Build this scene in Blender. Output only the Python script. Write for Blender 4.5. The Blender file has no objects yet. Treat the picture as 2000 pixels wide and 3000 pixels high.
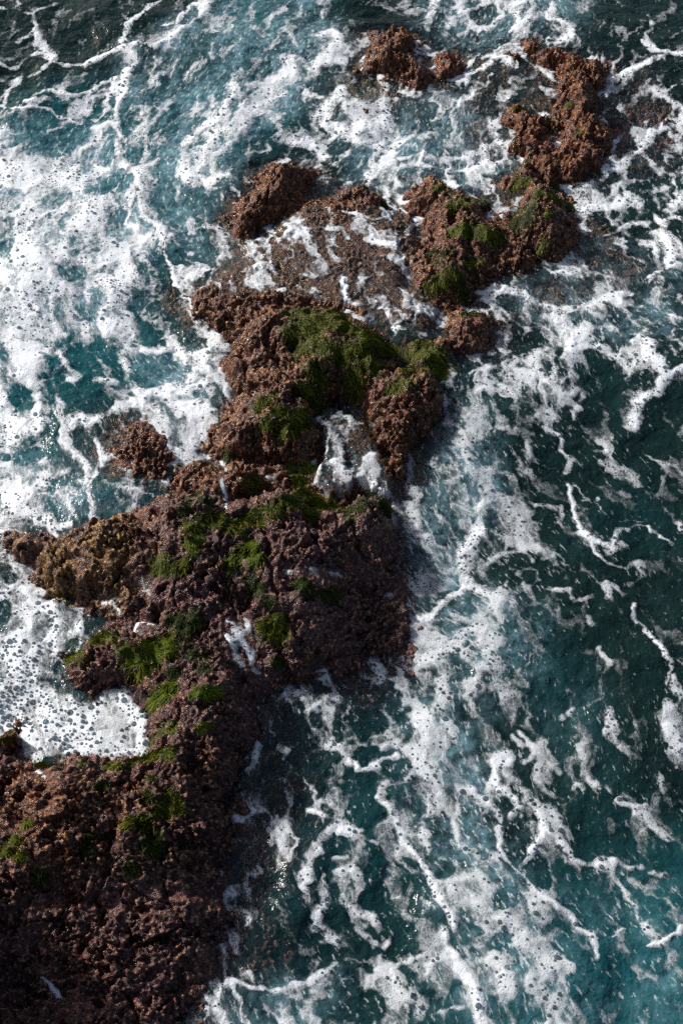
import bpy, math, random
import numpy as np

# ------------------------------------------------------------------ camera, sky, sun, exposure
sc = bpy.context.scene
CAM_H, PITCH, LENS = 7.0, math.radians(55.0), 45.0
cam_d = bpy.data.cameras.new('camera')
cam_d.sensor_fit = 'VERTICAL'; cam_d.sensor_height = 36.0; cam_d.sensor_width = 24.0
cam_d.lens = LENS; cam_d.clip_start = 0.05; cam_d.clip_end = 2000.0
cam = bpy.data.objects.new('camera', cam_d); sc.collection.objects.link(cam)
cam.location = (0, 0, CAM_H); cam.rotation_euler = (math.radians(90) - PITCH, 0, 0)
sc.camera = cam

SUN_AZ, SUN_EL = math.radians(-58.0), math.radians(29.0)      # azimuth from +Y towards +X
world = bpy.data.worlds.new('World'); sc.world = world; world.use_nodes = True
wn = world.node_tree; wn.nodes.clear()
wo = wn.nodes.new('ShaderNodeOutputWorld'); wb = wn.nodes.new('ShaderNodeBackground')
sk = wn.nodes.new('ShaderNodeTexSky'); sk.sky_type = 'NISHITA'; sk.sun_disc = False
sk.sun_elevation = SUN_EL; sk.sun_rotation = SUN_AZ; sk.altitude = 0; sk.air_density = 0.9; sk.dust_density = 4.0; sk.ozone_density = 0.6
wb.inputs['Strength'].default_value = 0.066
wn.links.new(sk.outputs[0], wb.inputs[0]); wn.links.new(wb.outputs[0], wo.inputs[0])

sun_d = bpy.data.lights.new('sun', 'SUN'); sun_d.energy = 3.9; sun_d.angle = math.radians(4.0)
sun_d.color = (1.0, 0.95, 0.89)
sun = bpy.data.objects.new('sun', sun_d); sc.collection.objects.link(sun)
sun.rotation_euler = (math.pi/2 - SUN_EL, 0, math.pi - SUN_AZ)
sc.view_settings.view_transform = 'Standard'; sc.view_settings.look = 'None'
sc.view_settings.exposure = 0.46; sc.view_settings.gamma = 1.0
sc.view_settings.use_curve_mapping = False
sc.cycles.max_bounces = 6; sc.cycles.transparent_max_bounces = 12
sc.cycles.use_denoising = False
sc.cycles.sample_clamp_direct = 6.0; sc.cycles.sample_clamp_indirect = 3.0
sc.cycles.caustics_reflective = False; sc.cycles.caustics_refractive = False

rng = np.random.default_rng(7); random.seed(7)
f32 = np.float32

# ------------------------------------------------------------------ numpy noise
_perm = np.random.default_rng(11).permutation(256).astype(np.int32)
PERM = np.concatenate([_perm, _perm, _perm])
_g = np.random.default_rng(12).normal(size=(256, 3)); _g /= np.linalg.norm(_g, axis=1)[:, None]
GX, GY, GZ = [(_g[:, k] * 1.6).astype(f32) for k in range(3)]
_a = np.linspace(0, 2*np.pi, 256, endpoint=False)
G2X, G2Y = (np.cos(_a) * 1.4).astype(f32), (np.sin(_a) * 1.4).astype(f32)
RND1 = np.random.default_rng(13).random(256).astype(f32)
RND2 = np.random.default_rng(14).random(256).astype(f32)
RND3 = np.random.default_rng(15).random(256).astype(f32)

def noise2(x, y, seed=0):
    xi = np.floor(x); yi = np.floor(y)
    fx = (x - xi).astype(f32); fy = (y - yi).astype(f32)
    X = (xi.astype(np.int32) + seed * 37) & 255; Y = (yi.astype(np.int32) + seed * 91) & 255
    u = fx*fx*fx*(fx*(fx*6-15)+10); v = fy*fy*fy*(fy*(fy*6-15)+10)
    def g(dx, dy):
        h = PERM[PERM[(X + dx) & 255] + ((Y + dy) & 255)]
        return G2X[h]*(fx-dx) + G2Y[h]*(fy-dy)
    a = g(0, 0); a = a + u*(g(1, 0) - a)
    b = g(0, 1); b = b + u*(g(1, 1) - b)
    return a + v*(b - a)

def noise3(x, y, z, seed=0):
    xi = np.floor(x); yi = np.floor(y); zi = np.floor(z)
    fx = (x-xi).astype(f32); fy = (y-yi).astype(f32); fz = (z-zi).astype(f32)
    X = (xi.astype(np.int32)+seed*37) & 255; Y = (yi.astype(np.int32)+seed*91) & 255; Z = (zi.astype(np.int32)+seed*53) & 255
    u = fx*fx*fx*(fx*(fx*6-15)+10); v = fy*fy*fy*(fy*(fy*6-15)+10); w = fz*fz*fz*(fz*(fz*6-15)+10)
    def g(dx, dy, dz):
        h = PERM[PERM[PERM[(X+dx) & 255] + ((Y+dy) & 255)] + ((Z+dz) & 255)]
        return GX[h]*(fx-dx) + GY[h]*(fy-dy) + GZ[h]*(fz-dz)
    def plane(dz):
        a = g(0, 0, dz); a = a + u*(g(1, 0, dz)-a)
        b = g(0, 1, dz); b = b + u*(g(1, 1, dz)-b)
        return a + v*(b-a)
    a = plane(0); return a + w*(plane(1)-a)

def fbm2(x, y, octaves, seed=0, gain=0.5, lac=2.03):
    s = 0; a = 1.0; f = 1.0
    for k in range(octaves):
        s = s + a*noise2(x*f, y*f, seed+k); a *= gain; f *= lac
    return s

def worley2(x, y, seed=0):
    xi = np.floor(x).astype(np.int32); yi = np.floor(y).astype(np.int32)
    f1 = np.full(x.shape, 9, f32); f2 = np.full(x.shape, 9, f32)
    for dy in (-1, 0, 1):
        for dx in (-1, 0, 1):
            cx = xi+dx; cy = yi+dy
            h = PERM[PERM[(cx+seed*17) & 255] + ((cy+seed*29) & 255)]
            ox = cx + RND1[h] - x; oy = cy + RND2[h] - y
            d = np.sqrt(ox*ox + oy*oy).astype(f32)
            m = d < f1
            f2 = np.where(m, f1, np.minimum(f2, d)); f1 = np.where(m, d, f1)
    return f1, f2

def worley3(x, y, z, seed=0):
    xi = np.floor(x).astype(np.int32); yi = np.floor(y).astype(np.int32); zi = np.floor(z).astype(np.int32)
    f1 = np.full(x.shape, 9, f32)
    for dz in (-1, 0, 1):
        for dy in (-1, 0, 1):
            for dx in (-1, 0, 1):
                cx = xi+dx; cy = yi+dy; cz = zi+dz
                h = PERM[PERM[PERM[(cx+seed*17) & 255] + ((cy+seed*29) & 255)] + (cz & 255)]
                ox = cx+RND1[h]-x; oy = cy+RND2[h]-y; oz = cz+RND3[h]-z
                f1 = np.minimum(f1, (ox*ox+oy*oy+oz*oz).astype(f32))
    return np.sqrt(f1)

def sstep(a, b, x):
    t = np.clip((x-a)/(b-a), 0, 1); return t*t*(3-2*t)

# ------------------------------------------------------------------ layout helpers
# The plan of the shore was surveyed from the photograph (1568 x 2352 view) on to the level ground.
TH = (18.0/LENS) * (682/1024)
FW = np.array([0, math.cos(PITCH), -math.sin(PITCH)]); UP = np.array([0, math.sin(PITCH), math.cos(PITCH)])
def ray(uv):
    uv = np.asarray(uv, float).reshape(-1, 2)
    xn = (uv[:, 0]-784)/784*TH; yn = (1176-uv[:, 1])/784*TH
    return FW[None]+yn[:, None]*UP[None]+xn[:, None]*np.array([[1, 0, 0]])
def ground(uv, z=0.0):
    d = ray(uv); t = (np.asarray(z)-CAM_H)/d[:, 2]
    return d[:, 0]*t, d[:, 1]*t, t*TH/784       # x, y, metres per view pixel
TO = {0: (0, 0, 1), 1: (0, 0, .5), 2: (784, 0, .5), 3: (0, 784, .5), 4: (784, 784, .5), 5: (0, 1568, .5), 6: (784, 1568, .5)}
def T(tile, pts):
    ox, oy, s = TO[tile]; return [(ox+p[0]*s, oy+p[1]*s) for p in pts]

# ------------------------------------------------------------------ common survey grid
DX = 0.0088
gx = np.arange(-3.75, 3.75, DX).astype(f32)
ys = [0.9]
while ys[-1] < 11.7:
    ys.append(ys[-1] + 0.0068 + 0.0007*max(0, ys[-1]-1.5))
gy = np.array(ys, f32)
NX, NY = len(gx), len(gy)
XX, YY = np.meshgrid(gx, gy)
print('grid', NX, NY, NX*NY)
HALF = 1.80 + (YY-1.64)*0.1545
INFRAME = np.abs(XX) < HALF + 0.23

WX = (0.035*noise2(XX/0.30, YY/0.30, 1) + 0.020*noise2(XX/0.11, YY/0.11, 2) + 0.012*noise2(XX/0.045, YY/0.045, 3)).astype(f32)
WY = (0.035*noise2(XX/0.30, YY/0.30, 4) + 0.020*noise2(XX/0.11, YY/0.11, 5) + 0.012*noise2(XX/0.045, YY/0.045, 6)).astype(f32)
XW, YW = XX+WX, YY+WY

def window(x0, x1, y0, y1):
    i0 = np.searchsorted(gx, x0); i1 = np.searchsorted(gx, x1)
    j0 = np.searchsorted(gy, y0); j1 = np.searchsorted(gy, y1)
    return slice(max(j0, 0), max(j1, j0)), slice(max(i0, 0), max(i1, i0))

def poly_sdf(px, py, margin):
    """signed distance (inside positive) in a window round the polygon"""
    w = window(px.min()-margin, px.max()+margin, py.min()-margin, py.max()+margin)
    X = XW[w]; Y = YW[w]
    if X.size == 0: return w, None
    d2 = np.full(X.shape, 1e9, f32); ins = np.zeros(X.shape, bool)
    n = len(px)
    for k in range(n):
        ax, ay, bx, by = px[k], py[k], px[(k+1) % n], py[(k+1) % n]
        ex, ey = bx-ax, by-ay; L = ex*ex+ey*ey+1e-12
        t = np.clip(((X-ax)*ex+(Y-ay)*ey)/L, 0, 1)
        qx = X-ax-t*ex; qy = Y-ay-t*ey
        d2 = np.minimum(d2, qx*qx+qy*qy)
        if ay != by:
            c = ((ay > Y) != (by > Y)) & (X < ex*(Y-ay)/ey+ax); ins ^= c
    d = np.sqrt(d2); return w, np.where(ins, d, -d)

def box_blur(a, r, passes=2):
    for _ in range(passes):
        for ax in (0, 1):
            n = a.shape[ax]
            c = np.cumsum(np.insert(a, 0, 0, axis=ax).astype(np.float64), axis=ax)
            i = np.arange(n); lo = np.clip(i-r, 0, n); hi = np.clip(i+r+1, 0, n)
            cnt = (hi-lo).astype(f32)
            s = np.take(c, hi, axis=ax)-np.take(c, lo, axis=ax)
            a = (s/(cnt[:, None] if ax == 0 else cnt[None, :])).astype(f32)
    return a

def bl(field, x, y):
    fx = np.clip((np.asarray(x)-gx[0])/DX, 0, NX-1.001); i = fx.astype(int); fx = fx-i
    j = np.clip(np.searchsorted(gy, y, side='right')-1, 0, NY-2)
    fy = np.clip((np.asarray(y)-gy[j])/(gy[j+1]-gy[j]), 0, 1)
    return (field[j, i]*(1-fx)+field[j, i+1]*fx)*(1-fy)+(field[j+1, i]*(1-fx)+field[j+1, i+1]*fx)*fy

# ------------------------------------------------------------------ rocks (outlines above the water)
# name key, tile, height, edge width, outline
ROCKS = [
 ('top_mid', 2, 0.17, 0.08, [(105,140),(110,190),(100,230),(60,280),(50,330),(100,345),(170,345),(230,365),(290,395),(340,420),(400,410),(430,370),(430,300),(340,250),(335,190),(320,140),(250,120),(150,112)]),
 ('knob', 2, 0.13, 0.07, [(438,260),(480,222),(520,236),(575,285),(577,320),(530,350),(480,382),(445,365),(436,310)]),
 ('top_right', 2, 0.2, 0.09, [(755,255),(790,215),(830,190),(850,150),(890,148),(910,188),(960,182),(1010,198),(1050,232),(1120,258),(1190,250),(1207,290),(1212,370),(1175,430),(1165,500),(1212,540),(1252,590),(1247,680),(1232,760),(1170,800),(1070,832),(960,800),(948,700),(962,650),(1000,600),(985,540),(1000,455),(930,430),(990,395),(980,345),(920,300),(835,252),(800,290)]),
 ('inner_right', 2, 0.15, 0.08, [(703,562),(738,520),(748,480),(790,445),(820,458),(832,490),(900,520),(960,530),(980,580),(1000,640),(950,692),(900,692),(840,680),(800,640),(760,592)]),
 ('right_mid', 2, 0.19, 0.1, [(718,852),(780,790),(830,740),(880,740),(892,790),(930,830),(980,850),(1012,890),(1042,940),(1082,990),(1150,1030),(1172,1060),(1100,1102),(1060,1152),(1010,1212),(960,1222),(900,1202),(850,1172),(790,1122),(760,1062),(765,1000),(825,940),(820,900),(760,880)]),
 ('centre_weedy', 2, 0.19, 0.1, [(300,952),(360,902),(348,852),(400,800),(450,798),(490,850),(540,858),(600,858),(650,868),(692,900),(682,970),(740,1020),(762,1090),(752,1160),(700,1250),(690,1300),(600,1335),(560,1400),(450,1400),(380,1380),(340,1340),(328,1280),(300,1200),(360,1150),(366,1050),(366,990)]),
 ('left_peak', 1, .14, .10, [(1190,780),(1270,740),(1330,732),(1410,748),(1440,790),(1405,850),(1390,900),(1350,950),(1270,1000),(1200,1060),(1170,1105),(1090,1092),(1068,1050),(1100,920),(1160,870)]),
 ('wash_nub', 2, 0.13, 0.07, [(-40,890),(20,850),(90,830),(150,865),(225,930),(170,962),(60,950),(-20,935)]),
 ('upper_reef', 0, 0.22, 0.1, [(450,695),(500,700),(560,682),(640,690),(720,685),(800,705),(870,750),(905,790),(915,830),(940,785),(1000,765),(1040,770),(1032,820),(1022,900),(1025,940),(1000,990),(950,1040),(942,1090),(905,1112),(880,1080),(872,1020),(840,960),(790,935),(740,945),(720,980),(738,1020),(722,1050),(680,1062),(620,1060),(560,1065),(500,1050),(495,1000),(530,960),(545,900),(512,830),(522,790),(470,745)]),
 ('neck', 0, 0.14, 0.08, [(1000,700),(1060,690),(1110,705),(1132,740),(1122,790),(1072,832),(1047,852),(1028,800)]),
 ('mid_ledge', 0, 0.16, 0.09, [(392,1095),(440,1050),(500,1042),(560,1060),(640,1060),(728,1068),(722,1100),(655,1122),(600,1140),(560,1180),(480,1190),(400,1180),(385,1140)]),
 ('main_reef', 0, 0.26, 0.12, [(20,1209),(45,1192),(70,1209),(115,1209),(145,1224),(185,1199),(220,1179),(250,1184),(280,1184),(310,1152),(360,1142),(395,1120),(450,1130),(510,1140),(600,1126),(700,1118),(760,1158),(830,1138),(882,1138),(892,1180),(922,1240),(935,1300),(925,1350),(930,1400),(928,1450),(920,1492),(860,1512),(840,1542),(800,1562),(700,1592),(622,1612),(612,1680),(590,1750),(575,1800),(560,1900),(520,2000),(530,2100),(500,2200),(450,2280),(440,2400),(430,2600),(-500,2600),(-500,1760),(0,1690),(30,1702),(42,1730),(100,1742),(230,1747),(335,1737),(345,1660),(312,1602),(272,1592),(230,1612),(180,1592),(150,1522),(138,1480),(180,1458),(215,1448),(205,1410),(165,1380),(100,1345),(60,1310),(38,1290),(22,1250)]),
 ('side_bluff', 0, 1.1, 0.09, [(-18,2030),(-30,1990),(-70,1960),(-150,1950),(-400,1960),(-400,2700),(-60,2700),(-40,2350),(-25,2200)]),  # unseen bluff added to throw shade over the lower left
 ('edge_knob', 0, 0.16, 0.05, [(-60,1680),(-10,1672),(30,1684),(42,1702),(30,1722),(-20,1735),(-70,1730)]),
 ('sunk_round', 0, .06, .08, [(215,985),(265,955),(335,960),(398,990),(415,1050),(395,1110),(335,1135),(255,1115),(205,1055)]),
 ('wash_shelf', 0, 0.10, 0.1, [(545,550),(600,535),(650,505),(720,450),(780,440),(850,440),(900,480),(950,500),(965,575),(945,645),(1010,690),(1010,770),(930,775),(800,735),(690,730),(590,730),(460,725),(425,670),(560,600)]),
 ('saddle', 0, .085, .07, [(1112,480),(1180,455),(1205,560),(1262,625),(1150,645),(1092,690),(1000,705),(985,660),(1100,600)]),
 ('low_link', 0, .10, .07, [(1175,335),(1235,305),(1258,262),(1300,250),(1315,330),(1325,415),(1240,425),(1200,385)]),
 ('cove_floor', 0, .09, .06, [(715,955),(790,928),(850,960),(880,1040),(905,1105),(915,1150),(830,1135),(760,1155),(715,1110),(735,1040)]),
 ('sunk_right', 0, -.02, .12, [(1130,610),(1260,590),(1420,590),(1470,620),(1400,680),(1280,700),(1140,680)]),
 ('sunk_topright', 0, -.03, .12, [(1130,140),(1240,160),(1280,200),(1260,290),(1190,360),(1140,370),(1080,230)]),
 ('sunk_foot', 0, -.035, .12, [(560,1760),(640,1700),(690,1800),(660,1960),(600,2150),(520,2260),(470,2300),(510,2050)]),
 ('sunk_east', 0, -.04, .12, [(1400,180),(1480,160),(1560,260),(1500,370),(1420,400)]),
 ('sunk_topleft', 0, -.02, .1, [(795,170),(880,180),(930,230),(850,260),(790,230)]),
 ('pool_floor', 0, -.06, .1, [(-300,1280),(60,1320),(200,1400),(150,1500),(220,1610),(300,1600),(340,1680),(320,1740),(60,1735),(-300,1760)]),
]
RNAMES = [r[0] for r in ROCKS]
RAG = (0.045*noise2(XX/.16, YY/.16, 15)+0.025*noise2(XX/.07, YY/.07, 16)).astype(f32)
Hr = np.full(XX.shape, -0.9, f32); OWN = np.full(XX.shape, -1, np.int16); best = np.full(XX.shape, -9, f32)
for k, (nm, tl, H, ew, pts) in enumerate(ROCKS):
    p = np.array(T(tl, pts), float); n = len(p)
    area = 0.5*np.sum(p[:, 0]*np.roll(p[:, 1], -1)-np.roll(p[:, 0], -1)*p[:, 1])
    tg = np.roll(p, -1, 0)-np.roll(p, 1, 0); tg /= np.linalg.norm(tg, axis=1)[:, None]+1e-9
    nrm_y = -tg[:, 0]*np.sign(area)                     # outward normal, image y (negative = far side)
    z = np.clip(-nrm_y, 0, 1)*max(H, 0)*0.62            # far rims are seen at their own height
    x, y, _ = ground(p, z)
    w, sd = poly_sdf(x, y, 0.9)
    if sd is None: continue
    sd = sd+RAG[w]*(0.5 if H < .1 else 1)
    prof = np.where(sd > 0, H*(1-np.exp(-sd/ew)) if H > 0 else H+0*sd, (H if H < 0 else 0)+np.where(sd > -.16, .38*sd, 1.3*(sd+.16)-.061)).astype(f32)
    cur = Hr[w]; kk = 0.03
    hh = np.clip(0.5+0.5*(prof-cur)/kk, 0, 1)
    Hr[w] = cur*(1-hh)+prof*hh+kk*hh*(1-hh)
    b = best[w]; m = prof > b; b[m] = prof[m]; o = OWN[w]; o[m] = k

# broad lumps of the reef: (u, v, radius in view px, height)
LUMPS = [(640,1230,170,.10),(250,1230,90,.07),(120,1250,80,.05),(420,1180,60,.05),(860,1200,70,.06),(760,1360,110,.03),(530,1450,60,-.06),(620,1480,60,-.03),
 (840,1440,90,.03),(330,1340,60,-.08),(250,1400,50,-.06),(230,1540,70,.0),(330,1520,80,.07),(480,1600,120,.06),(420,1700,90,.05),(200,1830,150,.10),(420,1880,150,.05),(60,1950,130,.05),
 (500,1950,80,-.05),(580,1650,60,-.05),
 (760,740,90,.06),(700,800,80,.04),(880,790,50,.04),(620,760,80,.0),(640,960,80,.05),(800,880,60,-.06),(760,980,50,-.02),(960,900,60,.06),(930,1010,50,-.02),(560,1000,50,.02),
 (800,1090,70,-.01),(1050,740,40,.03),(1010,440,40,.06),(1060,560,60,.04),(1020,640,50,-.03),(1240,470,50,.07),(1220,400,30,.03),(1220,90,30,.05),(1320,180,50,.07),(1310,280,45,-.04),(1340,340,50,.05),
 (1370,160,30,.04),(880,80,35,.06),(920,150,45,.0),(985,165,20,-.08),(650,400,45,.07),(590,490,40,-.02),(1190,270,30,.03),(480,1110,50,.02),(520,1120,18,-.05)]
LUMPS += [(880,1330,90,-.05),(800,1480,80,-.05),(295,1035,90,.025),(860,1260,80,-.06),(880,1400,70,-.06),(430,1230,150,.10),(820,1330,110,-.10),(850,1450,90,-.08),(700,1530,110,-.07),(560,1700,90,-.08),(520,1850,80,-.08),(120,1850,150,.08),(150,2150,140,-.10),(350,2170,140,-.10),(60,2250,110,-.05),(960,980,60,-.05),(620,740,90,.05)]
for (u, v, r, a) in LUMPS:
    if a == 0: continue
    x, y, s = ground([(u, v)], 0.3); R = r*s[0]
    w = window(x[0]-2.6*R, x[0]+2.6*R, y[0]-3.4*R, y[0]+3.4*R)
    Hr[w] += a*np.exp(-(((XW[w]-x[0])/R)**2+((YW[w]-y[0])/(R*1.25))**2))*np.clip((Hr[w]+.1)/.2, 0, 1)

em = np.clip((Hr+0.25)/0.40, 0, 1)
crag = fbm2(XW/0.42, YW/0.42, 3, 20)
f1, f2 = worley2(XW/0.17+0.4*crag, YW/0.17, 5)
knobs = (0.5-f1)
SHELF = box_blur(((OWN == RNAMES.index('wash_shelf')) | (OWN == RNAMES.index('sunk_round'))).astype(f32), 8)
crack = np.clip(1-np.abs(noise2(XW/.55+.3*YW, YW/.75, 26))/.045, 0, 1)+.7*np.clip(1-np.abs(noise2(XW/.33, YW/.24+.4*XW, 27))/.05, 0, 1)
f1b, f2b = worley2(XW/0.085+0.3*crag, YW/0.085, 6)
pit = np.clip(fbm2(XW/0.13, YW/0.13, 3, 24, 0.6)-0.12, 0, 1)
Hr = (Hr + em*(1-.6*SHELF)*(0.062*crag + 0.030*knobs + 0.020*(0.45-f1b) - 0.085*pit - 0.04*crack)).astype(f32)
Hbase = Hr.copy()

# ------------------------------------------------------------------ water level (waves, pools, sheets)
swell = (0.075*noise2(XX/1.5+YY/3.0, YY/1.9, 30) + 0.042*noise2(XX/0.6, YY/0.75, 31) + 0.016*noise2(XX/0.27, YY/0.3, 32)
         + 0.006*noise2(XW/0.12, YW/0.13, 33) + 0.0025*noise2(XW/0.05, YW/0.05, 34)).astype(f32)
fade = np.clip(np.minimum(np.minimum(XX+3.75, 3.75-XX)/0.4, np.minimum(YY-0.9, 11.7-YY)/0.4), 0, 1).astype(f32)
Wz = swell*fade
# zones where water stands or runs over rock: (tile, level above sea or None = film only, polygon)
POOLS = [
 (0, .13, [(545,560),(640,500),(720,470),(800,480),(900,480),(960,520),(960,640),(1000,700),(1010,760),(930,775),(870,735),(800,700),(690,690),(560,680),(440,680),(430,640)]),
 (0, .115, [(715,960),(760,935),(840,965),(870,1030),(885,1085),(915,1120),(890,1160),(830,1130),(760,1150),(715,1110),(735,1050)]),
 (0, None, [(905,1110),(960,1060),(960,1160),(920,1230),(890,1190)]),
 (0, None, [(480,1060),(525,1055),(535,1170),(505,1180)]),
 (0, None, [(545,1090),(640,1080),(655,1115),(580,1120)]),
 (0, None, [(290,1300),(360,1300),(370,1380),(300,1370)]),
 (0, None, [(215,1380),(280,1365),(290,1430),(240,1425)]),
 (0, None, [(285,1420),(370,1420),(385,1470),(290,1465)]),
 (0, None, [(480,1410),(590,1400),(605,1500),(620,1580),(560,1560),(520,1510)]),
 (0, None, [(645,1295),(700,1290),(840,1300),(835,1340),(740,1350),(650,1325)]),
 (0, None, [(55,2215),(110,2225),(190,2310),(200,2360),(150,2360),(70,2250)]),
 (0, None, [(70,1760),(125,1755),(125,1790),(75,1795)]),
 (2, None, [(330,235),(430,240),(440,330),(380,380),(330,300)]),
 (2, None, [(60,260),(110,190),(140,200),(130,320),(170,350),(60,345)]),
 (2, None, [(810,230),(870,250),(1000,370),(980,400),(830,290)]),
 (2, None, [(690,880),(760,900),(830,900),(770,1010),(740,1020),(685,960)]),
]
FILM = np.zeros(XX.shape, f32)
def raymarch(uv, S):
    d = ray(uv); out = np.zeros((len(d), 3)); done = np.zeros(len(d), bool)
    zs = np.linspace(0.95, -0.35, 260); px = None
    for z in zs:
        t = (z-CAM_H)/d[:, 2]; x = d[:, 0]*t; y = d[:, 1]*t
        hit = (~done) & ((bl(S, x, y) >= z) | (z == zs[-1]))
        out[hit] = np.stack([x, y, np.full(len(d), z)], 1)[hit]; done |= hit
    t = np.linalg.norm(out-np.array([0, 0, CAM_H]), axis=1)
    return out, (out-np.array([[0, 0, CAM_H]])) @ FW * TH/784
rock_soft = box_blur(Hbase, 5)
for (tl, lev, pts) in POOLS:
    p = np.array(T(tl, pts), float)
    P, s = raymarch(p, np.maximum(Hbase, Wz))
    w, sd = poly_sdf(P[:, 0], P[:, 1], 0.12)
    if sd is None: continue
    m = sstep(-0.03, 0.05, sd).astype(f32)
    if lev is not None:
        Hr[w] = Hr[w]*(1-m)+np.minimum(Hr[w], lev-0.045+0.02*crag[w])*m
        film = np.maximum(Wz[w], np.minimum(lev+0.4*swell[w], Hr[w]+(0.007 if lev > .12 else 0.05)))
    else:
        Hr[w] = Hr[w]*(1-0.8*m)+(rock_soft[w]-0.012)*0.8*m
        film = rock_soft[w]-0.009+0.25*swell[w]*0
    Wz[w] = np.where(m > 0.02, np.maximum(Wz[w], film*m+(Hr[w]-0.05)*(1-m)), Wz[w])
    FILM[w] = np.maximum(FILM[w], m)

# water heaped against and washing over the upstream side of the rocks
near = sstep(-0.35, 0.0, Hbase)*(1-sstep(0.0, 0.08, Hbase))
Wz = Wz+0.012*near

SURF = np.maximum(Hr, Wz)
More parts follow.
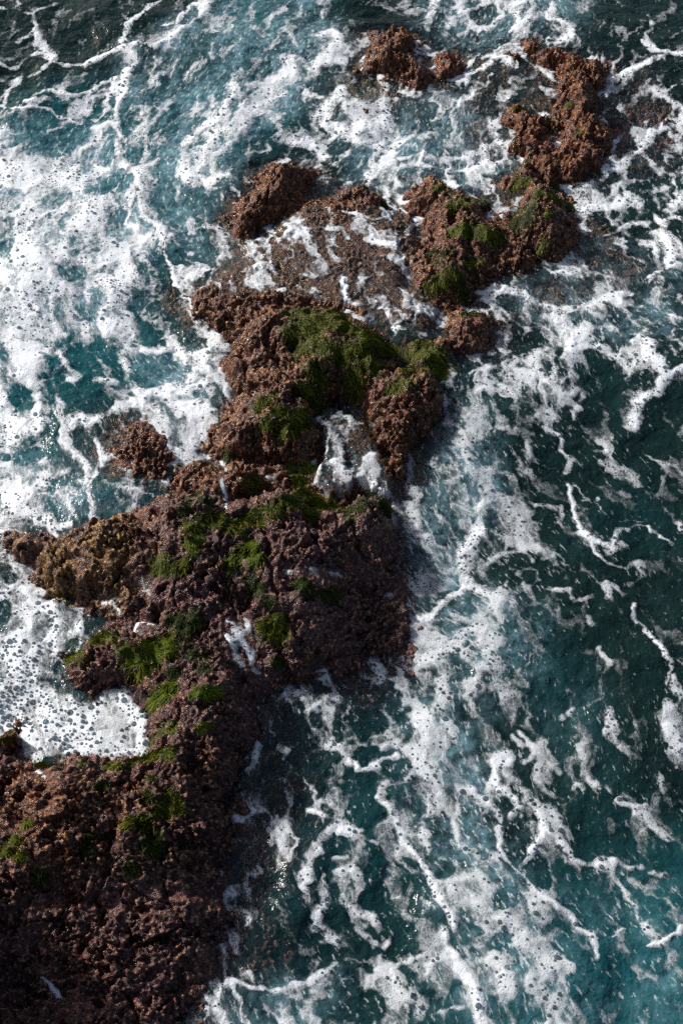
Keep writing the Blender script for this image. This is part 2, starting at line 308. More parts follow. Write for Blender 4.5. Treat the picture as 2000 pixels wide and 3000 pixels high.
# ------------------------------------------------------------------ foam: areas (tile, density, softness m, polygon)
AREAS = [
 (0,.34,.10,[(560,560),(640,510),(720,470),(800,480),(900,480),(950,520),(950,640),(1000,700),(1000,750),(930,770),(870,735),(800,700),(690,680),(560,670),(450,675)]),
 (1,.86,.10,[(0,600),(120,690),(320,700),(400,600),(540,520),(570,600),(470,720),(560,840),(640,880),(680,1010),(760,1100),(740,1200),(650,1250),(600,1450),(650,1568),(-300,1568),(-300,600)]),
 (1,1.14,.06,[(-300,660),(0,670),(90,700),(330,740),(430,830),(380,900),(300,860),(200,930),(120,960),(0,860),(-300,860)]),
 (1,1.14,.05,[(110,960),(240,950),(230,1100),(200,1200),(300,1300),(250,1400),(150,1330),(80,1200),(70,1080)]),
 (1,1.06,.06,[(-300,1200),(0,1210),(100,1250),(200,1400),(220,1568),(0,1568),(-300,1568)]),
 (1,1.0,.05,[(440,1568),(500,1430),(600,1400),(650,1500),(620,1568)]),
 (1,.8,.05,[(500,840),(620,900),(660,1000),(560,1010),(460,1080),(520,1200),(460,1250),(400,1100),(440,960)]),
 (1,.78,.06,[(1050,400),(1200,380),(1330,430),(1340,480),(1170,560),(1130,650),(1000,700),(1000,830),(900,860),(840,780),(850,690),(960,590),(1040,500)]),
 (1,.80,.05,[(1270,240),(1350,240),(1400,300),(1500,200),(1568,150),(1568,260),(1500,330),(1420,380),(1290,370)]),
 (1,.80,.06,[(1310,660),(1400,560),(1500,440),(1568,440),(1568,640),(1480,600),(1500,700),(1560,780),(1450,720),(1380,680)]),
 (1,.45,.06,[(340,420),(540,370),(560,480),(400,620),(300,560)]),
 (1,.45,.06,[(0,360),(130,370),(150,440),(40,460),(0,440)]),
 (2,.55,.08,[(380,-60),(1000,-60),(1000,80),(780,150),(600,150),(450,100)]),
 (2,.84,.05,[(-60,420),(100,440),(180,480),(280,600),(330,680),(180,700),(60,680),(-60,660)]),
 (2,.5,.08,[(0,660),(330,690),(560,700),(700,640),(840,720),(700,820),(530,850),(300,940),(150,870),(0,800)]),
 (2,.50,.05,[(550,330),(700,290),(720,340),(640,430),(540,480),(530,400)]),
 (2,.55,.06,[(1000,850),(1180,850),(1290,830),(1310,880),(1450,880),(1600,860),(1600,960),(1400,960),(1250,950),(1150,1000),(1080,970)]),
 (2,.36,.08,[(1280,700),(1420,620),(1600,560),(1600,800),(1400,860),(1280,830)]),
 (2,.45,.06,[(610,1310),(760,1330),(1000,1390),(1290,1340),(1380,1400),(1200,1470),(1000,1480),(800,1440),(640,1380)]),
 (2,.40,.08,[(1000,1480),(1290,1440),(1600,1430),(1600,1568),(1000,1568)]),
 (2,.35,.05,[(20,1270),(250,1240),(300,1300),(340,1340),(430,1400),(400,1480),(330,1520),(220,1500),(130,1480),(60,1440)]),
 (2,.48,.05,[(690,880),(760,900),(820,910),(770,1000),(740,1020),(690,960)]),
 (3,.88,.07,[(-300,0),(250,0),(280,80),(200,120),(180,200),(150,300),(230,400),(330,480),(330,590),(200,700),(280,850),(150,850),(0,720),(-300,700)]),
 (3,.84,.06,[(540,300),(640,240),(740,220),(880,230),(980,320),(1000,420),(890,520),(800,600),(780,520),(720,440),(690,340),(600,320)]),
 (3,.66,.06,[(580,80),(740,60),(800,130),(720,210),(860,220),(960,280),(1030,300),(1080,150),(1040,60),(1000,0),(560,0)]),
 (3,.40,.06,[(200,650),(330,640),(480,720),(560,800),(380,840),(280,850)]),
 (3,.98,.05,[(-300,1060),(0,1075),(80,1090),(150,1150),(300,1200),(400,1290),(380,1340),(290,1400),(330,1568),(-300,1568)]),
 (3,.62,.03,[(1030,1290),(1150,1270),(1160,1330),(1080,1370),(1190,1420),(1160,1480),(1220,1568),(1150,1500),(1080,1480),(1090,1420),(990,1380),(1060,1340)]),
 (4,.52,.06,[(-10,520),(60,540),(160,530),(190,620),(260,720),(250,780),(100,740),(-30,740),(-70,640)]),
 (4,.6,.06,[(560,150),(900,30),(1000,60),(1050,30),(1200,-10),(1600,-10),(1600,60),(1480,140),(1440,220),(1360,300),(1350,400),(1320,390),(1340,200),(1300,90),(1200,90),(1130,60),(1100,130),(1150,220),(1100,260),(1000,300),(1020,380),(920,400),(860,380),(820,290),(700,250),(650,230)]),
 (4,.55,.07,[(530,300),(640,310),(700,500),(850,480),(900,560),(850,640),(760,640),(700,580),(660,660),(700,720),(760,760),(800,760),(740,800),(660,740),(560,640),(400,760),(300,740),(380,640),(500,560),(520,420)]),
 (4,.66,.04,[(500,960),(560,900),(620,980),(600,1080),(560,1100),(510,1040)]),
 (4,.42,.06,[(700,740),(860,740),(900,1000),(860,1150),(760,1200),(640,1130),(620,1000),(680,880)]),
 (4,.30,.07,[(880,740),(1020,760),(1050,1000),(1180,1060),(1100,1220),(940,1150),(880,960)]),
 (4,.36,.06,[(1130,460),(1250,440),(1500,540),(1480,720),(1400,720),(1250,620),(1150,560)]),
 (4,.45,.07,[(130,1460),(330,1250),(580,1180),(780,1300),(760,1400),(740,1600),(560,1600),(130,1600)]),
 (4,.36,.06,[(280,760),(380,780),(460,960),(540,1100),(440,1200),(380,1000),(290,860)]),
 (5,1.15,.03,[(-300,-20),(240,-10),(260,40),(370,80),(430,85),(480,35),(580,40),(650,90),(700,180),(690,330),(590,395),(440,395),(400,370),(300,350),(160,365),(80,330),(60,270),(0,250),(-300,250)]),
 (5,.40,.06,[(1310,180),(1400,100),(1568,20),(1568,330),(1430,350)]),
 (5,.48,.06,[(900,1460),(980,1460),(1150,1420),(1350,1410),(1568,1320),(1568,1700),(890,1700)]),
 (6,.68,.06,[(250,100),(350,50),(480,-20),(730,-20),(740,50),(600,100),(500,200),(520,300),(480,330),(470,420),(380,450),(330,380),(240,300),(330,180)]),
 (6,.34,.07,[(0,0),(260,60),(300,200),(200,300),(100,340),(0,200)]),
 (6,.45,.06,[(160,500),(340,420),(470,420),(600,480),(730,640),(790,840),(640,880),(480,860),(380,840),(280,680)]),
 (6,.76,.06,[(380,870),(500,900),(640,880),(700,960),(680,1030),(850,980),(950,1000),(970,1080),(900,1200),(970,1240),(1050,1300),(1060,1400),(1130,1500),(1140,1700),(900,1700),(850,1440),(780,1460),(640,1330),(690,1230),(640,1140),(550,1010),(430,960)]),
 (6,.55,.05,[(0,1290),(70,1330),(90,1420),(200,1400),(290,1420),(380,1500),(370,1700),(-20,1700)]),
 (6,.33,.07,[(690,340),(900,240),(1000,500),(1080,720),(900,760),(780,620),(680,450)]),
]
# open gaps: (tile, u, v, ru, rv)
GAPS = [(1,60,920,75,55),(1,40,1160,48,45),(1,190,640,75,45),(1,470,860,55,40),(1,530,980,50,40),(1,320,1250,60,35),(1,410,1400,60,75),(1,230,1000,15,15),(1,1400,210,48,45),(1,370,540,40,25),(1,90,440,50,22),(1,180,570,60,30),(1,350,1130,40,60),
 (3,240,110,68,58),(3,85,260,52,62),(3,170,490,100,70),(3,430,270,140,75),(3,30,540,40,30),(3,170,1330,38,80),(3,15,1260,40,70),(3,290,1510,35,40),(3,110,1420,22,30),(3,100,560,50,20),(3,380,720,40,25),
 (4,1120,190,30,28),(4,640,600,30,20),(4,560,700,40,45),(4,740,1080,40,40),(4,480,1320,50,25),(4,520,1480,40,30),
 (6,700,210,75,120),(6,750,1000,75,40),(6,745,1200,60,55),(6,720,1490,80,65),(6,890,1500,50,45),(6,480,760,60,60),(6,240,1240,110,50),(6,460,1400,110,100),(6,130,1500,70,60),(6,780,760,40,70),(6,120,850,80,60),(6,560,620,40,40),(6,820,640,40,40),(6,600,1130,40,40),(6,890,830,30,60),
 (2,420,620,70,35),(2,230,800,60,30),(2,1380,790,60,25)]
# streaks: (tile, width in tile px, strength, points)
STREAKS = [
 (1,25,.7,[(0,45),(60,30),(80,15),(60,-20)]),(1,20,.7,[(75,35),(150,70),(215,20),(270,0)]),(1,25,.8,[(155,70),(165,120),(130,160),(80,190)]),(1,58,.8,[(165,130),(185,190),(220,240),(240,270)]),
 (1,24,.7,[(180,240),(110,270),(60,320),(0,290)]),(1,34,.8,[(240,270),(180,320),(140,350)]),(1,28,.9,[(240,280),(310,300),(400,290),(480,250),(560,220),(600,200),(720,200),(800,160),(870,120),(940,60),(960,-20)]),
 (1,20,.75,[(570,200),(580,130),(620,80),(680,30),(740,0)]),(1,50,.8,[(560,180),(600,260),(590,290)]),(1,30,1,[(600,300),(570,430),(550,500),(540,560),(550,600),(560,640)]),(1,30,.75,[(740,110),(800,100),(850,60),(900,20)]),
 (1,15,.7,[(0,480),(100,490),(200,500),(280,540),(340,560)]),(1,25,.8,[(130,460),(180,420),(260,410),(330,440),(420,420),(470,380),(540,360)]),(1,60,.6,[(330,520),(400,500),(460,430),(540,400)]),(1,28,.5,[(0,380),(80,370),(130,400)]),
 (1,36,.9,[(540,640),(550,730),(600,800),(640,780),(660,900),(660,1000),(720,1050),(760,1110)]),(1,40,.6,[(440,1090),(480,1150),(520,1280),(500,1400),(470,1470)]),(1,28,.7,[(780,1090),(840,1140),(880,1160)]),(1,16,.8,[(760,1110),(800,1250),(830,1330),(890,1410)]),
 (1,50,.8,[(1060,400),(1050,480),(1010,540),(900,610),(840,690),(840,780),(890,860),(960,850),(1000,800),(970,730),(1040,690),(1100,600),(1130,550)]),(1,45,.75,[(1060,400),(1180,385),(1280,360),(1380,280),(1440,330),(1500,250)]),(1,22,.6,[(1330,150),(1370,220),(1350,240)]),
 (1,40,.7,[(1400,430),(1500,450),(1568,400)]),(1,35,.5,[(880,1080),(960,1040),(1030,1050)]),(1,40,.7,[(1450,160),(1520,150),(1568,170)]),(1,18,.45,[(960,940),(1010,900),(1020,960)]),(1,24,.5,[(400,1340),(420,1300),(390,1440)]),
 (1,40,.8,[(470,610),(420,660),(360,700),(320,740)]),(1,50,.9,[(120,960),(80,1060),(90,1200),(150,1330)]),
 (2,46,.8,[(430,0),(420,60),(390,130)]),(2,28,.7,[(500,120),(560,90),(620,140),(660,130)]),(2,46,.8,[(800,0),(810,60),(790,130)]),(2,38,.8,[(860,100),(920,70),(1000,90),(1060,110),(1050,160),(1010,190)]),(2,24,.6,[(970,0),(975,50)]),
 (2,32,.8,[(1410,60),(1420,130),(1400,160),(1430,230),(1568,245)]),(2,36,.75,[(1450,260),(1370,300),(1280,350)]),(2,55,.7,[(100,195),(50,240),(0,290)]),(2,45,.8,[(170,340),(200,400),(180,480),(200,560),(150,610)]),
 (2,32,.8,[(0,630),(60,660),(130,690),(230,700),(280,740),(360,710),(440,740),(560,730),(630,690),(700,650),(760,650),(840,730)]),(2,28,.75,[(270,780),(350,750),(400,760),(500,780),(600,780),(680,730),(700,800)]),(2,28,.7,[(100,790),(150,860),(240,880),(290,930),(360,890)]),
 (2,28,.75,[(480,790),(530,850)]),(2,38,.75,[(540,360),(600,330),(660,300),(690,290)]),(2,36,.7,[(560,370),(590,430),(540,480)]),(2,28,.6,[(640,260),(690,250),(760,260),(800,310)]),(2,24,.8,[(820,240),(850,280),(930,330),(990,380)]),(2,22,.7,[(840,480),(900,520),(980,530)]),
 (2,22,.6,[(620,560),(680,540),(700,580)]),(2,42,.8,[(980,850),(1050,860),(1180,840),(1210,800),(1300,750),(1400,650),(1450,580),(1568,540)]),(2,32,.75,[(1430,410),(1500,460),(1568,500)]),(2,18,.6,[(1460,420),(1568,390)]),(2,46,.7,[(1040,880),(1100,960),(1200,960),(1300,920),(1400,880),(1500,860),(1568,780)]),
 (2,46,.75,[(1440,1060),(1480,1120),(1530,1220),(1568,1250)]),(2,24,.55,[(1200,1080),(1350,1020),(1568,1000)]),(2,14,.8,[(920,1210),(960,1260),(1040,1250)]),(2,42,.75,[(620,1320),(700,1310),(760,1340),(860,1370),(960,1400),(1060,1410),(1180,1390),(1300,1380),(1370,1410)]),
 (2,28,.7,[(650,1370),(740,1430),(850,1510)]),(2,38,.65,[(1000,1480),(1060,1420),(1200,1380),(1290,1350)]),(2,18,.6,[(1300,1380),(1380,1290),(1470,1250)]),(2,48,.75,[(1050,1568),(1120,1500),(1250,1500)]),(2,38,.65,[(1350,1568),(1420,1490),(1540,1450)]),(2,38,.7,[(1540,1370),(1568,1400)]),
 (2,38,.85,[(20,1290),(0,1370),(20,1420),(60,1400)]),(2,28,.6,[(250,1510),(320,1520)]),(2,24,.75,[(0,970),(90,990),(150,1010),(220,980),(280,960),(360,1000)]),(2,26,.75,[(290,970),(330,1010),(300,1080),(230,1110),(170,1120),(120,1110)]),(2,24,.6,[(0,1060),(80,1140)]),
 (2,22,.6,[(340,240),(400,260),(430,250),(420,310)]),(2,20,.6,[(360,270),(340,300)]),(2,18,.6,[(400,330),(420,400),(400,430)]),(2,22,.5,[(440,340),(520,360),(560,350)]),(2,20,.6,[(1130,1130),(1200,1120),(1270,1160)]),(2,18,.6,[(890,780),(900,820),(960,850)]),
 (2,34,.6,[(700,1080),(720,1120)]),(2,24,.55,[(1240,560),(1270,620),(1240,700)]),(2,24,.6,[(1160,480),(1210,550)]),
 (1,30,.6,[(1200,1380),(1290,1340),(1350,1300),(1390,1340),(1450,1340)]),(1,26,.6,[(1360,1080),(1440,1040),(1568,1050)]),(1,20,.5,[(1300,1000),(1330,1050),(1290,1100)]),(1,26,.5,[(1000,1310),(1060,1290),(1120,1330)]),(1,22,.55,[(1180,1240),(1240,1210),(1280,1250)]),
 (3,28,.7,[(280,60),(310,110),(360,170),(290,200)]),(3,58,.85,[(320,380),(420,350),(540,300),(640,280),(720,230),(860,230)]),(3,42,.8,[(580,100),(590,180),(640,240)]),(3,38,.7,[(570,40),(700,50),(780,40)]),(3,28,.6,[(430,180),(540,190)]),
 (3,56,.9,[(330,380),(300,450),(350,540),(410,600),(380,640)]),(3,46,.85,[(0,560),(100,590),(200,620),(300,600)]),(3,46,.8,[(0,720),(80,780),(160,800),(250,860),(330,850)]),(3,24,.7,[(540,520),(470,530),(440,460)]),(3,34,.75,[(700,420),(760,470),(830,500),(870,540),(1000,490)]),
 (3,14,.6,[(540,680),(620,690),(700,710)]),(3,24,.85,[(1010,560),(1040,600),(1030,690),(1020,740),(1050,780)]),(3,18,.8,[(640,1060),(650,1120),(700,1160)]),(3,18,.7,[(580,1110),(630,1150)]),(3,26,.8,[(450,1240),(540,1200),(560,1270)]),(3,22,.85,[(590,1350),(640,1290),(730,1300)]),
 (3,40,.85,[(1050,1290),(1080,1340),(1150,1300)]),(3,36,.85,[(1000,1370),(1090,1370),(1170,1420),(1150,1490)]),(3,24,.8,[(1090,1480),(1150,1490),(1220,1568)]),(3,36,.7,[(1440,1050),(1500,1060),(1568,1070)]),(3,24,.6,[(1310,1070),(1380,1030)]),(3,30,.6,[(1100,590),(1180,590),(1240,560)]),
 (3,22,.5,[(1030,100),(1080,60),(1120,110)]),(3,30,.5,[(1200,310),(1280,300)]),(3,24,.7,[(560,1380),(530,1370)]),(3,26,.6,[(800,1420),(860,1420)]),
 (3,26,.6,[(0,220),(60,300),(40,400),(0,430)]),(3,30,.75,[(160,260),(180,360),(240,380)]),(3,24,.6,[(1460,360),(1500,420),(1500,520)]),(3,30,.6,[(1430,600),(1500,560),(1568,560)]),
 (4,42,.85,[(140,530),(90,580),(80,640),(150,680),(230,700),(260,780)]),(4,42,.8,[(1050,30),(1130,20),(1190,30),(1280,80),(1330,130)]),(4,50,.85,[(1400,0),(1420,80),(1470,150),(1430,230),(1370,290),(1350,380)]),(4,36,.9,[(1470,160),(1568,120)]),
 (4,56,.75,[(900,50),(880,100),(930,180),(960,240),(1000,300),(960,350)]),(4,38,.7,[(1000,180),(1080,150),(1120,220),(1060,260),(980,230)]),(4,38,.6,[(650,230),(720,200),(760,220)]),(4,42,.65,[(820,150),(860,200),(850,270),(900,350),(940,400)]),(4,32,.7,[(1130,230),(1070,330),(1030,430)]),
 (4,16,.6,[(560,150),(660,140),(760,90),(850,60)]),(4,34,.85,[(920,400),(1000,440),(1010,510),(1040,560),(1040,610)]),(4,38,.6,[(890,430),(850,560),(880,620)]),(4,46,.7,[(620,600),(660,620),(700,560),(690,500)]),(4,50,.8,[(640,620),(680,690),(760,750)]),
 (4,46,.85,[(660,740),(640,860),(590,920),(540,1000),(560,1090),(590,1130)]),(4,36,.65,[(310,740),(330,800),(370,870),(420,930),(480,980),(520,1060)]),(4,34,.9,[(350,1270),(420,1240),(500,1190),(570,1150),(580,1100)]),(4,38,.8,[(600,1110),(660,1150),(710,1190),(690,1240),(720,1290)]),
 (4,28,.75,[(680,1010),(740,980),(830,970),(870,1000)]),(4,24,.75,[(830,1050),(870,1040),(910,1090),(860,1130),(830,1110)]),(4,16,.7,[(710,1150),(760,1090)]),(4,46,.8,[(340,1500),(360,1480),(440,1440),(500,1420),(560,1350),(640,1330)]),(4,50,.8,[(560,1460),(620,1400),(700,1360),(740,1380)]),
 (4,56,.8,[(690,1380),(700,1440),(740,1480),(650,1500),(600,1568)]),(4,36,.7,[(140,1480),(200,1500),(160,1560)]),(4,56,.75,[(340,1500),(380,1568)]),(4,24,.9,[(1040,660),(1060,770),(1080,840),(1140,900),(1170,970),(1250,1030),(1300,1050)]),(4,28,.85,[(1090,870),(1150,910),(1230,940),(1260,870),(1360,850),(1440,880),(1520,920)]),
 (4,30,.7,[(1230,960),(1280,920)]),(4,38,.8,[(1300,1050),(1370,1030),(1380,1080),(1340,1130)]),(4,13,.7,[(1060,660),(1180,770),(1260,820),(1370,830)]),(4,28,.75,[(1100,720),(1160,740),(1180,720)]),(4,32,.7,[(1190,560),(1250,590),(1270,620)]),(4,30,.6,[(1280,690),(1300,700)]),
 (4,28,.65,[(900,750),(1000,770),(1010,810)]),(4,26,.7,[(950,1130),(1040,1140),(1060,1190),(1140,1180)]),(4,38,.75,[(1200,1190),(1230,1120),(1290,1160)]),(4,26,.6,[(1150,1280),(1150,1310)]),(4,20,.65,[(1180,1420),(1220,1470)]),(4,26,.9,[(1340,1200),(1370,1290),(1420,1360),(1470,1420),(1490,1470),(1480,1568)]),
 (4,18,.7,[(1490,1450),(1568,1490)]),(4,30,.5,[(1400,640),(1470,640),(1460,700)]),(4,22,.55,[(1160,510),(1220,500)]),(4,26,.7,[(1555,830),(1568,860)]),(4,28,.6,[(760,780),(820,820),(840,960)]),(4,26,.5,[(430,60),(500,100),(490,200),(470,300)]),
 (5,30,.7,[(165,400),(200,420),(235,420)]),(5,42,.8,[(1560,650),(1480,700),(1430,780),(1400,860),(1380,940)]),(5,15,.6,[(1320,690),(1380,720),(1340,780)]),(5,38,.65,[(1480,880),(1470,940),(1510,1010),(1480,1060),(1450,1120)]),(5,18,.6,[(1490,800),(1568,800)]),(5,22,.5,[(1260,460),(1300,450)]),
 (5,28,.8,[(1000,1410),(1100,1380),(1200,1400),(1300,1400),(1420,1370),(1520,1300)]),(5,56,.7,[(920,1470),(1010,1500),(1050,1568)]),(5,36,.6,[(1460,1210),(1540,1180)]),(5,22,.45,[(130,1310),(190,1360),(260,1420),(310,1490),(370,1568)]),(5,26,.5,[(1400,150),(1460,100)]),(5,30,.6,[(1430,330),(1500,290),(1568,280)]),(5,26,.6,[(1260,970),(1310,930)]),(5,24,.5,[(1420,590),(1480,600)]),
 (6,75,.8,[(450,0),(470,80),(380,160),(330,180)]),(6,56,.8,[(600,30),(700,30),(740,60)]),(6,66,.85,[(360,180),(390,290),(370,380),(400,440)]),(6,46,.75,[(490,180),(530,260),(580,320),(600,400)]),(6,40,.7,[(540,480),(600,480)]),(6,32,.85,[(30,370),(80,410),(160,400),(270,350)]),(6,46,.8,[(200,310),(270,290),(330,320)]),
 (6,28,.75,[(170,520),(200,470),(280,450),(340,420)]),(6,24,.7,[(280,470),(300,530)]),(6,30,.85,[(160,530),(220,600),(270,680),(300,740),(350,790),(390,860)]),(6,42,.95,[(390,870),(410,920),(460,1000),(500,1070),(510,1110)]),(6,46,.9,[(460,1130),(470,1180),(510,1250),(550,1330),(590,1420),(630,1530),(640,1620)]),
 (6,38,.7,[(440,420),(440,520),(390,560),(430,620)]),(6,38,.8,[(400,540),(470,600),(500,660),(560,740),(610,770),(650,830),(720,790)]),(6,38,.7,[(370,660),(420,740)]),(6,28,.8,[(560,500),(640,530),(700,590),(730,640)]),(6,24,1,[(720,670),(740,750),(800,850),(870,920),(920,990),(1000,1040),(1080,1100),(1130,1140),(1180,1210),(1190,1250)]),
 (6,11,.6,[(1130,1160),(1210,1180),(1280,1140),(1340,1130)]),(6,48,.85,[(690,370),(740,340),(760,380),(700,400),(700,470),(760,530),(800,560)]),(6,36,.75,[(750,420),(820,480),(870,540)]),(6,36,.75,[(830,250),(860,310),(890,330),(830,380)]),(6,36,.7,[(870,350),(890,430),(950,520),(1010,530)]),(6,28,.75,[(870,560),(810,600),(760,640)]),
 (6,60,.8,[(870,560),(900,600),(990,620)]),(6,28,.85,[(910,620),(940,670),(900,720),(860,780),(820,860)]),(6,42,.85,[(940,680),(1020,730),(1060,800),(1140,830),(1230,850),(1240,800)]),(6,26,.75,[(1150,810),(1250,800),(1300,830),(1380,840)]),(6,36,.75,[(1240,870),(1290,940),(1350,1010),(1370,1080)]),(6,44,.7,[(1390,1140),(1420,1180)]),
 (6,20,1,[(1410,1210),(1480,1180),(1568,1140)]),(6,36,.6,[(1000,650),(1060,690)]),(6,28,.7,[(1430,860),(1490,890),(1560,990)]),(6,26,.8,[(1250,540),(1330,560),(1390,560)]),(6,30,.7,[(1340,580),(1400,610),(1450,680),(1500,720)]),(6,30,.65,[(1150,450),(1200,480),(1230,500)]),(6,32,.8,[(1240,110),(1250,190),(1210,220)]),
 (6,24,.6,[(930,150),(960,200)]),(6,24,.65,[(1000,160),(1080,140)]),(6,22,.5,[(980,230),(1060,250)]),(6,30,.55,[(1075,280),(1085,300)]),(6,38,.8,[(1500,-20),(1540,50)]),(6,56,.85,[(1490,90),(1500,200),(1540,280),(1568,320)]),(6,38,.75,[(610,880),(660,900),(680,950),(740,940)]),(6,56,.8,[(580,1000),(640,1010),(660,1040)]),
 (6,76,.75,[(660,1100),(800,1080),(880,1020),(920,980)]),(6,46,.75,[(820,1180),(900,1200),(960,1180)]),(6,56,.65,[(650,1280),(720,1270)]),(6,28,.8,[(740,1240),(770,1300)]),(6,76,.75,[(690,1380),(800,1400),(880,1360),(940,1300),(1040,1320)]),(6,56,.75,[(880,1480),(1000,1450),(1060,1480),(1110,1568)]),
 (6,46,.85,[(0,680),(60,690),(100,670)]),(6,18,.7,[(100,700),(160,750)]),(6,32,.75,[(270,760),(250,800),(290,850),(340,870)]),(6,42,.7,[(80,900),(120,940),(100,960)]),(6,34,.6,[(0,860),(60,870)]),(6,32,.75,[(150,1060),(180,1120),(220,1150),(200,1220)]),(6,20,.6,[(60,1030),(110,1060)]),(6,32,.75,[(380,1060),(420,1000),(370,980)]),
 (6,26,.6,[(80,1120),(150,1180)]),(6,24,.75,[(0,1280),(80,1300),(130,1290),(160,1270)]),(6,56,.8,[(150,1280),(180,1330),(250,1350),(290,1420),(370,1460),(380,1530)]),(6,56,.75,[(80,1340),(100,1400),(130,1400)]),(6,26,.75,[(260,1340),(310,1310),(380,1275)]),(6,26,.7,[(400,1340),(420,1290),(470,1260)]),(6,17,.7,[(420,1530),(560,1500)]),
 (6,30,.6,[(820,290),(780,260)]),(6,22,.55,[(1050,480),(1090,460),(1100,490)]),(6,20,.5,[(1480,430),(1480,500)]),(6,18,.5,[(1180,1320),(1260,1310),(1290,1350)]),(6,22,.55,[(960,1250),(1060,1260)]),
]
DENS = np.zeros(XX.shape, f32); CREST = np.zeros(XX.shape, f32)
def proj(tile, pts):
    return raymarch(np.array(T(tile, pts), float), SURF)
for (tl, dn, soft, pts) in AREAS:
    P, s = proj(tl, pts)
    w, sd = poly_sdf(P[:, 0], P[:, 1], soft*1.5)
    if sd is None: continue
    DENS[w] = np.maximum(DENS[w], dn*sstep(-soft, soft, sd))
GAPM = np.zeros(XX.shape, f32)
for (tl, u, v, ru, rv) in GAPS:
    P, s = proj(tl, [(u, v), (u, v-rv), (u, v+rv)])
    R = ru*.5*s[0]; Ry = 0.5*abs(P[1, 1]-P[2, 1])+1e-3; m = max(R, Ry)*1.6
    w = window(P[0, 0]-m, P[0, 0]+m, P[0, 1]-m, P[0, 1]+m)
    q = np.sqrt(((XW[w]-P[0, 0])/R)**2+((YW[w]-P[0, 1])/Ry)**2)
    GAPM[w] = np.maximum(GAPM[w], 1-sstep(0.75, 1.2, q))
DENS *= (1-0.85*GAPM)
STR = np.zeros(XX.shape, f32)
for (tl, wd, st, pts) in STREAKS:
    P, s = proj(tl, pts); r = wd*0.25*s*0.80
    for k in range(len(P)-1):
        ax, ay, bx, by = P[k, 0], P[k, 1], P[k+1, 0], P[k+1, 1]; rm = max(r[k], r[k+1]); M = rm*2.3+0.06
        w = window(min(ax, bx)-M, max(ax, bx)+M, min(ay, by)-M, max(ay, by)+M)
        X = XW[w]; Y = YW[w]
        if X.size == 0: continue
        ex, ey = bx-ax, by-ay; L = ex*ex+ey*ey+1e-12
        t = np.clip(((X-ax)*ex+(Y-ay)*ey)/L, 0, 1)
        d = np.hypot(X-ax-t*ex, Y-ay-t*ey)/(r[k]+(r[k+1]-r[k])*t)
        STR[w] = np.maximum(STR[w], st*(1-sstep(0.2, 2.3, d)))
        if st >= .85: CREST[w] = np.maximum(CREST[w], (1-sstep(0.2, 2.0, d)))
EDGE_D = np.where(INFRAME & (np.abs(XX) < HALF) & (YY > 1.64), 0, 0.38+0.2*noise2(XX/.8, YY/.8, 77)).astype(f32)
DENS = np.maximum(DENS, EDGE_D)

# lace pattern of the foam
slope_ = 0.34-0.62*sstep(7.0, 9.0, gy)
GS = np.concatenate([[0], np.cumsum(0.5*(slope_[1:]+slope_[:-1])*np.diff(gy))]).astype(f32)
FU = (XX+GS[:, None]+0.22*noise2(XX/1.3, YY/1.6, 38)).astype(f32); FV = (0.52*YY+0.10*noise2(XX/.8, YY/.8, 39)).astype(f32)
sx, sy = FU+2.0*WX, FV+2.0*WY
a1, a2 = worley2(sx/0.20+0.25*noise2(XX/.2, YY/.2, 40), sy/0.24, 41); e1 = 1-np.clip((a2-a1)/0.5, 0, 1)
a1, a2 = worley2(sx/0.085, sy/0.10, 42); e2 = 1-np.clip((a2-a1)/0.6, 0, 1)
fb = fbm2(sx/0.20, sy/0.22, 4, 43, 0.5)
n = 0.46*e1+0.22*e2+0.42*fb
srt = np.sort(n[::7, ::7].ravel()); NOI = np.interp(n, srt, np.linspace(0, 1, len(srt))).astype(f32)

# milky (aerated) water, thin speckled film: (tile, amount, soft, polygon)
MILK = [
 (1,.55,.2,[(560,200),(1000,-60),(1568,-60),(1568,400),(1200,600),(1000,1000),(1000,1200),(760,1200),(640,850),(560,600)]),
 (1,.5,.2,[(-300,560),(560,560),(740,1100),(600,1568),(-300,1568)]),
 (2,.6,.15,[(0,430),(500,400),(700,560),(840,730),(640,860),(300,950),(0,840)]),
 (2,.45,.2,[(300,-60),(1200,-60),(1100,200),(760,200),(600,280),(350,160)]),
 (2,.5,.1,[(20,1270),(250,1240),(430,1400),(400,1480),(220,1500),(60,1440)]),
 (2,.4,.15,[(640,1320),(1100,1280),(1568,1200),(1568,1568),(1000,1568)]),
 (3,.55,.12,[(560,0),(1080,60),(1060,260),(980,420),(800,600),(620,320)]),
 (3,.35,.12,[(0,500),(330,480),(500,700),(600,760),(300,860),(0,700)]),
 (4,.6,.1,[(-80,520),(170,520),(260,760),(-80,750)]),
 (4,.6,.14,[(500,300),(700,300),(760,700),(640,900),(560,1150),(340,1280),(260,900),(380,640)]),
 (4,.45,.15,[(330,1250),(700,1100),(1000,1250),(1000,1568),(150,1568)]),
 (6,.35,.2,[(300,0),(760,0),(700,600),(1000,1000),(1150,1600),(500,1600),(400,900),(250,400)]),
 (6,.35,.25,[(1000,1000),(1300,900),(1700,1000),(1700,1700),(1000,1700)]),
 (6,.25,.2,[(850,0),(1300,0),(1100,300),(900,250)]),
 (5,.5,.12,[(620,1440),(1000,1400),(1568,1300),(1568,1700),(650,1700)]),
 (2,.4,.12,[(980,1080),(1260,1100),(1568,1150),(1568,1330),(1200,1350),(900,1300)]),
]
MILKF = np.zeros(XX.shape, f32)
for (tl, am, soft, pts) in MILK:
    P, s = proj(tl, pts)
    w, sd = poly_sdf(P[:, 0], P[:, 1], soft*1.2)
    if sd is None: continue
    MILKF[w] = np.maximum(MILKF[w], am*sstep(-soft, soft, sd))
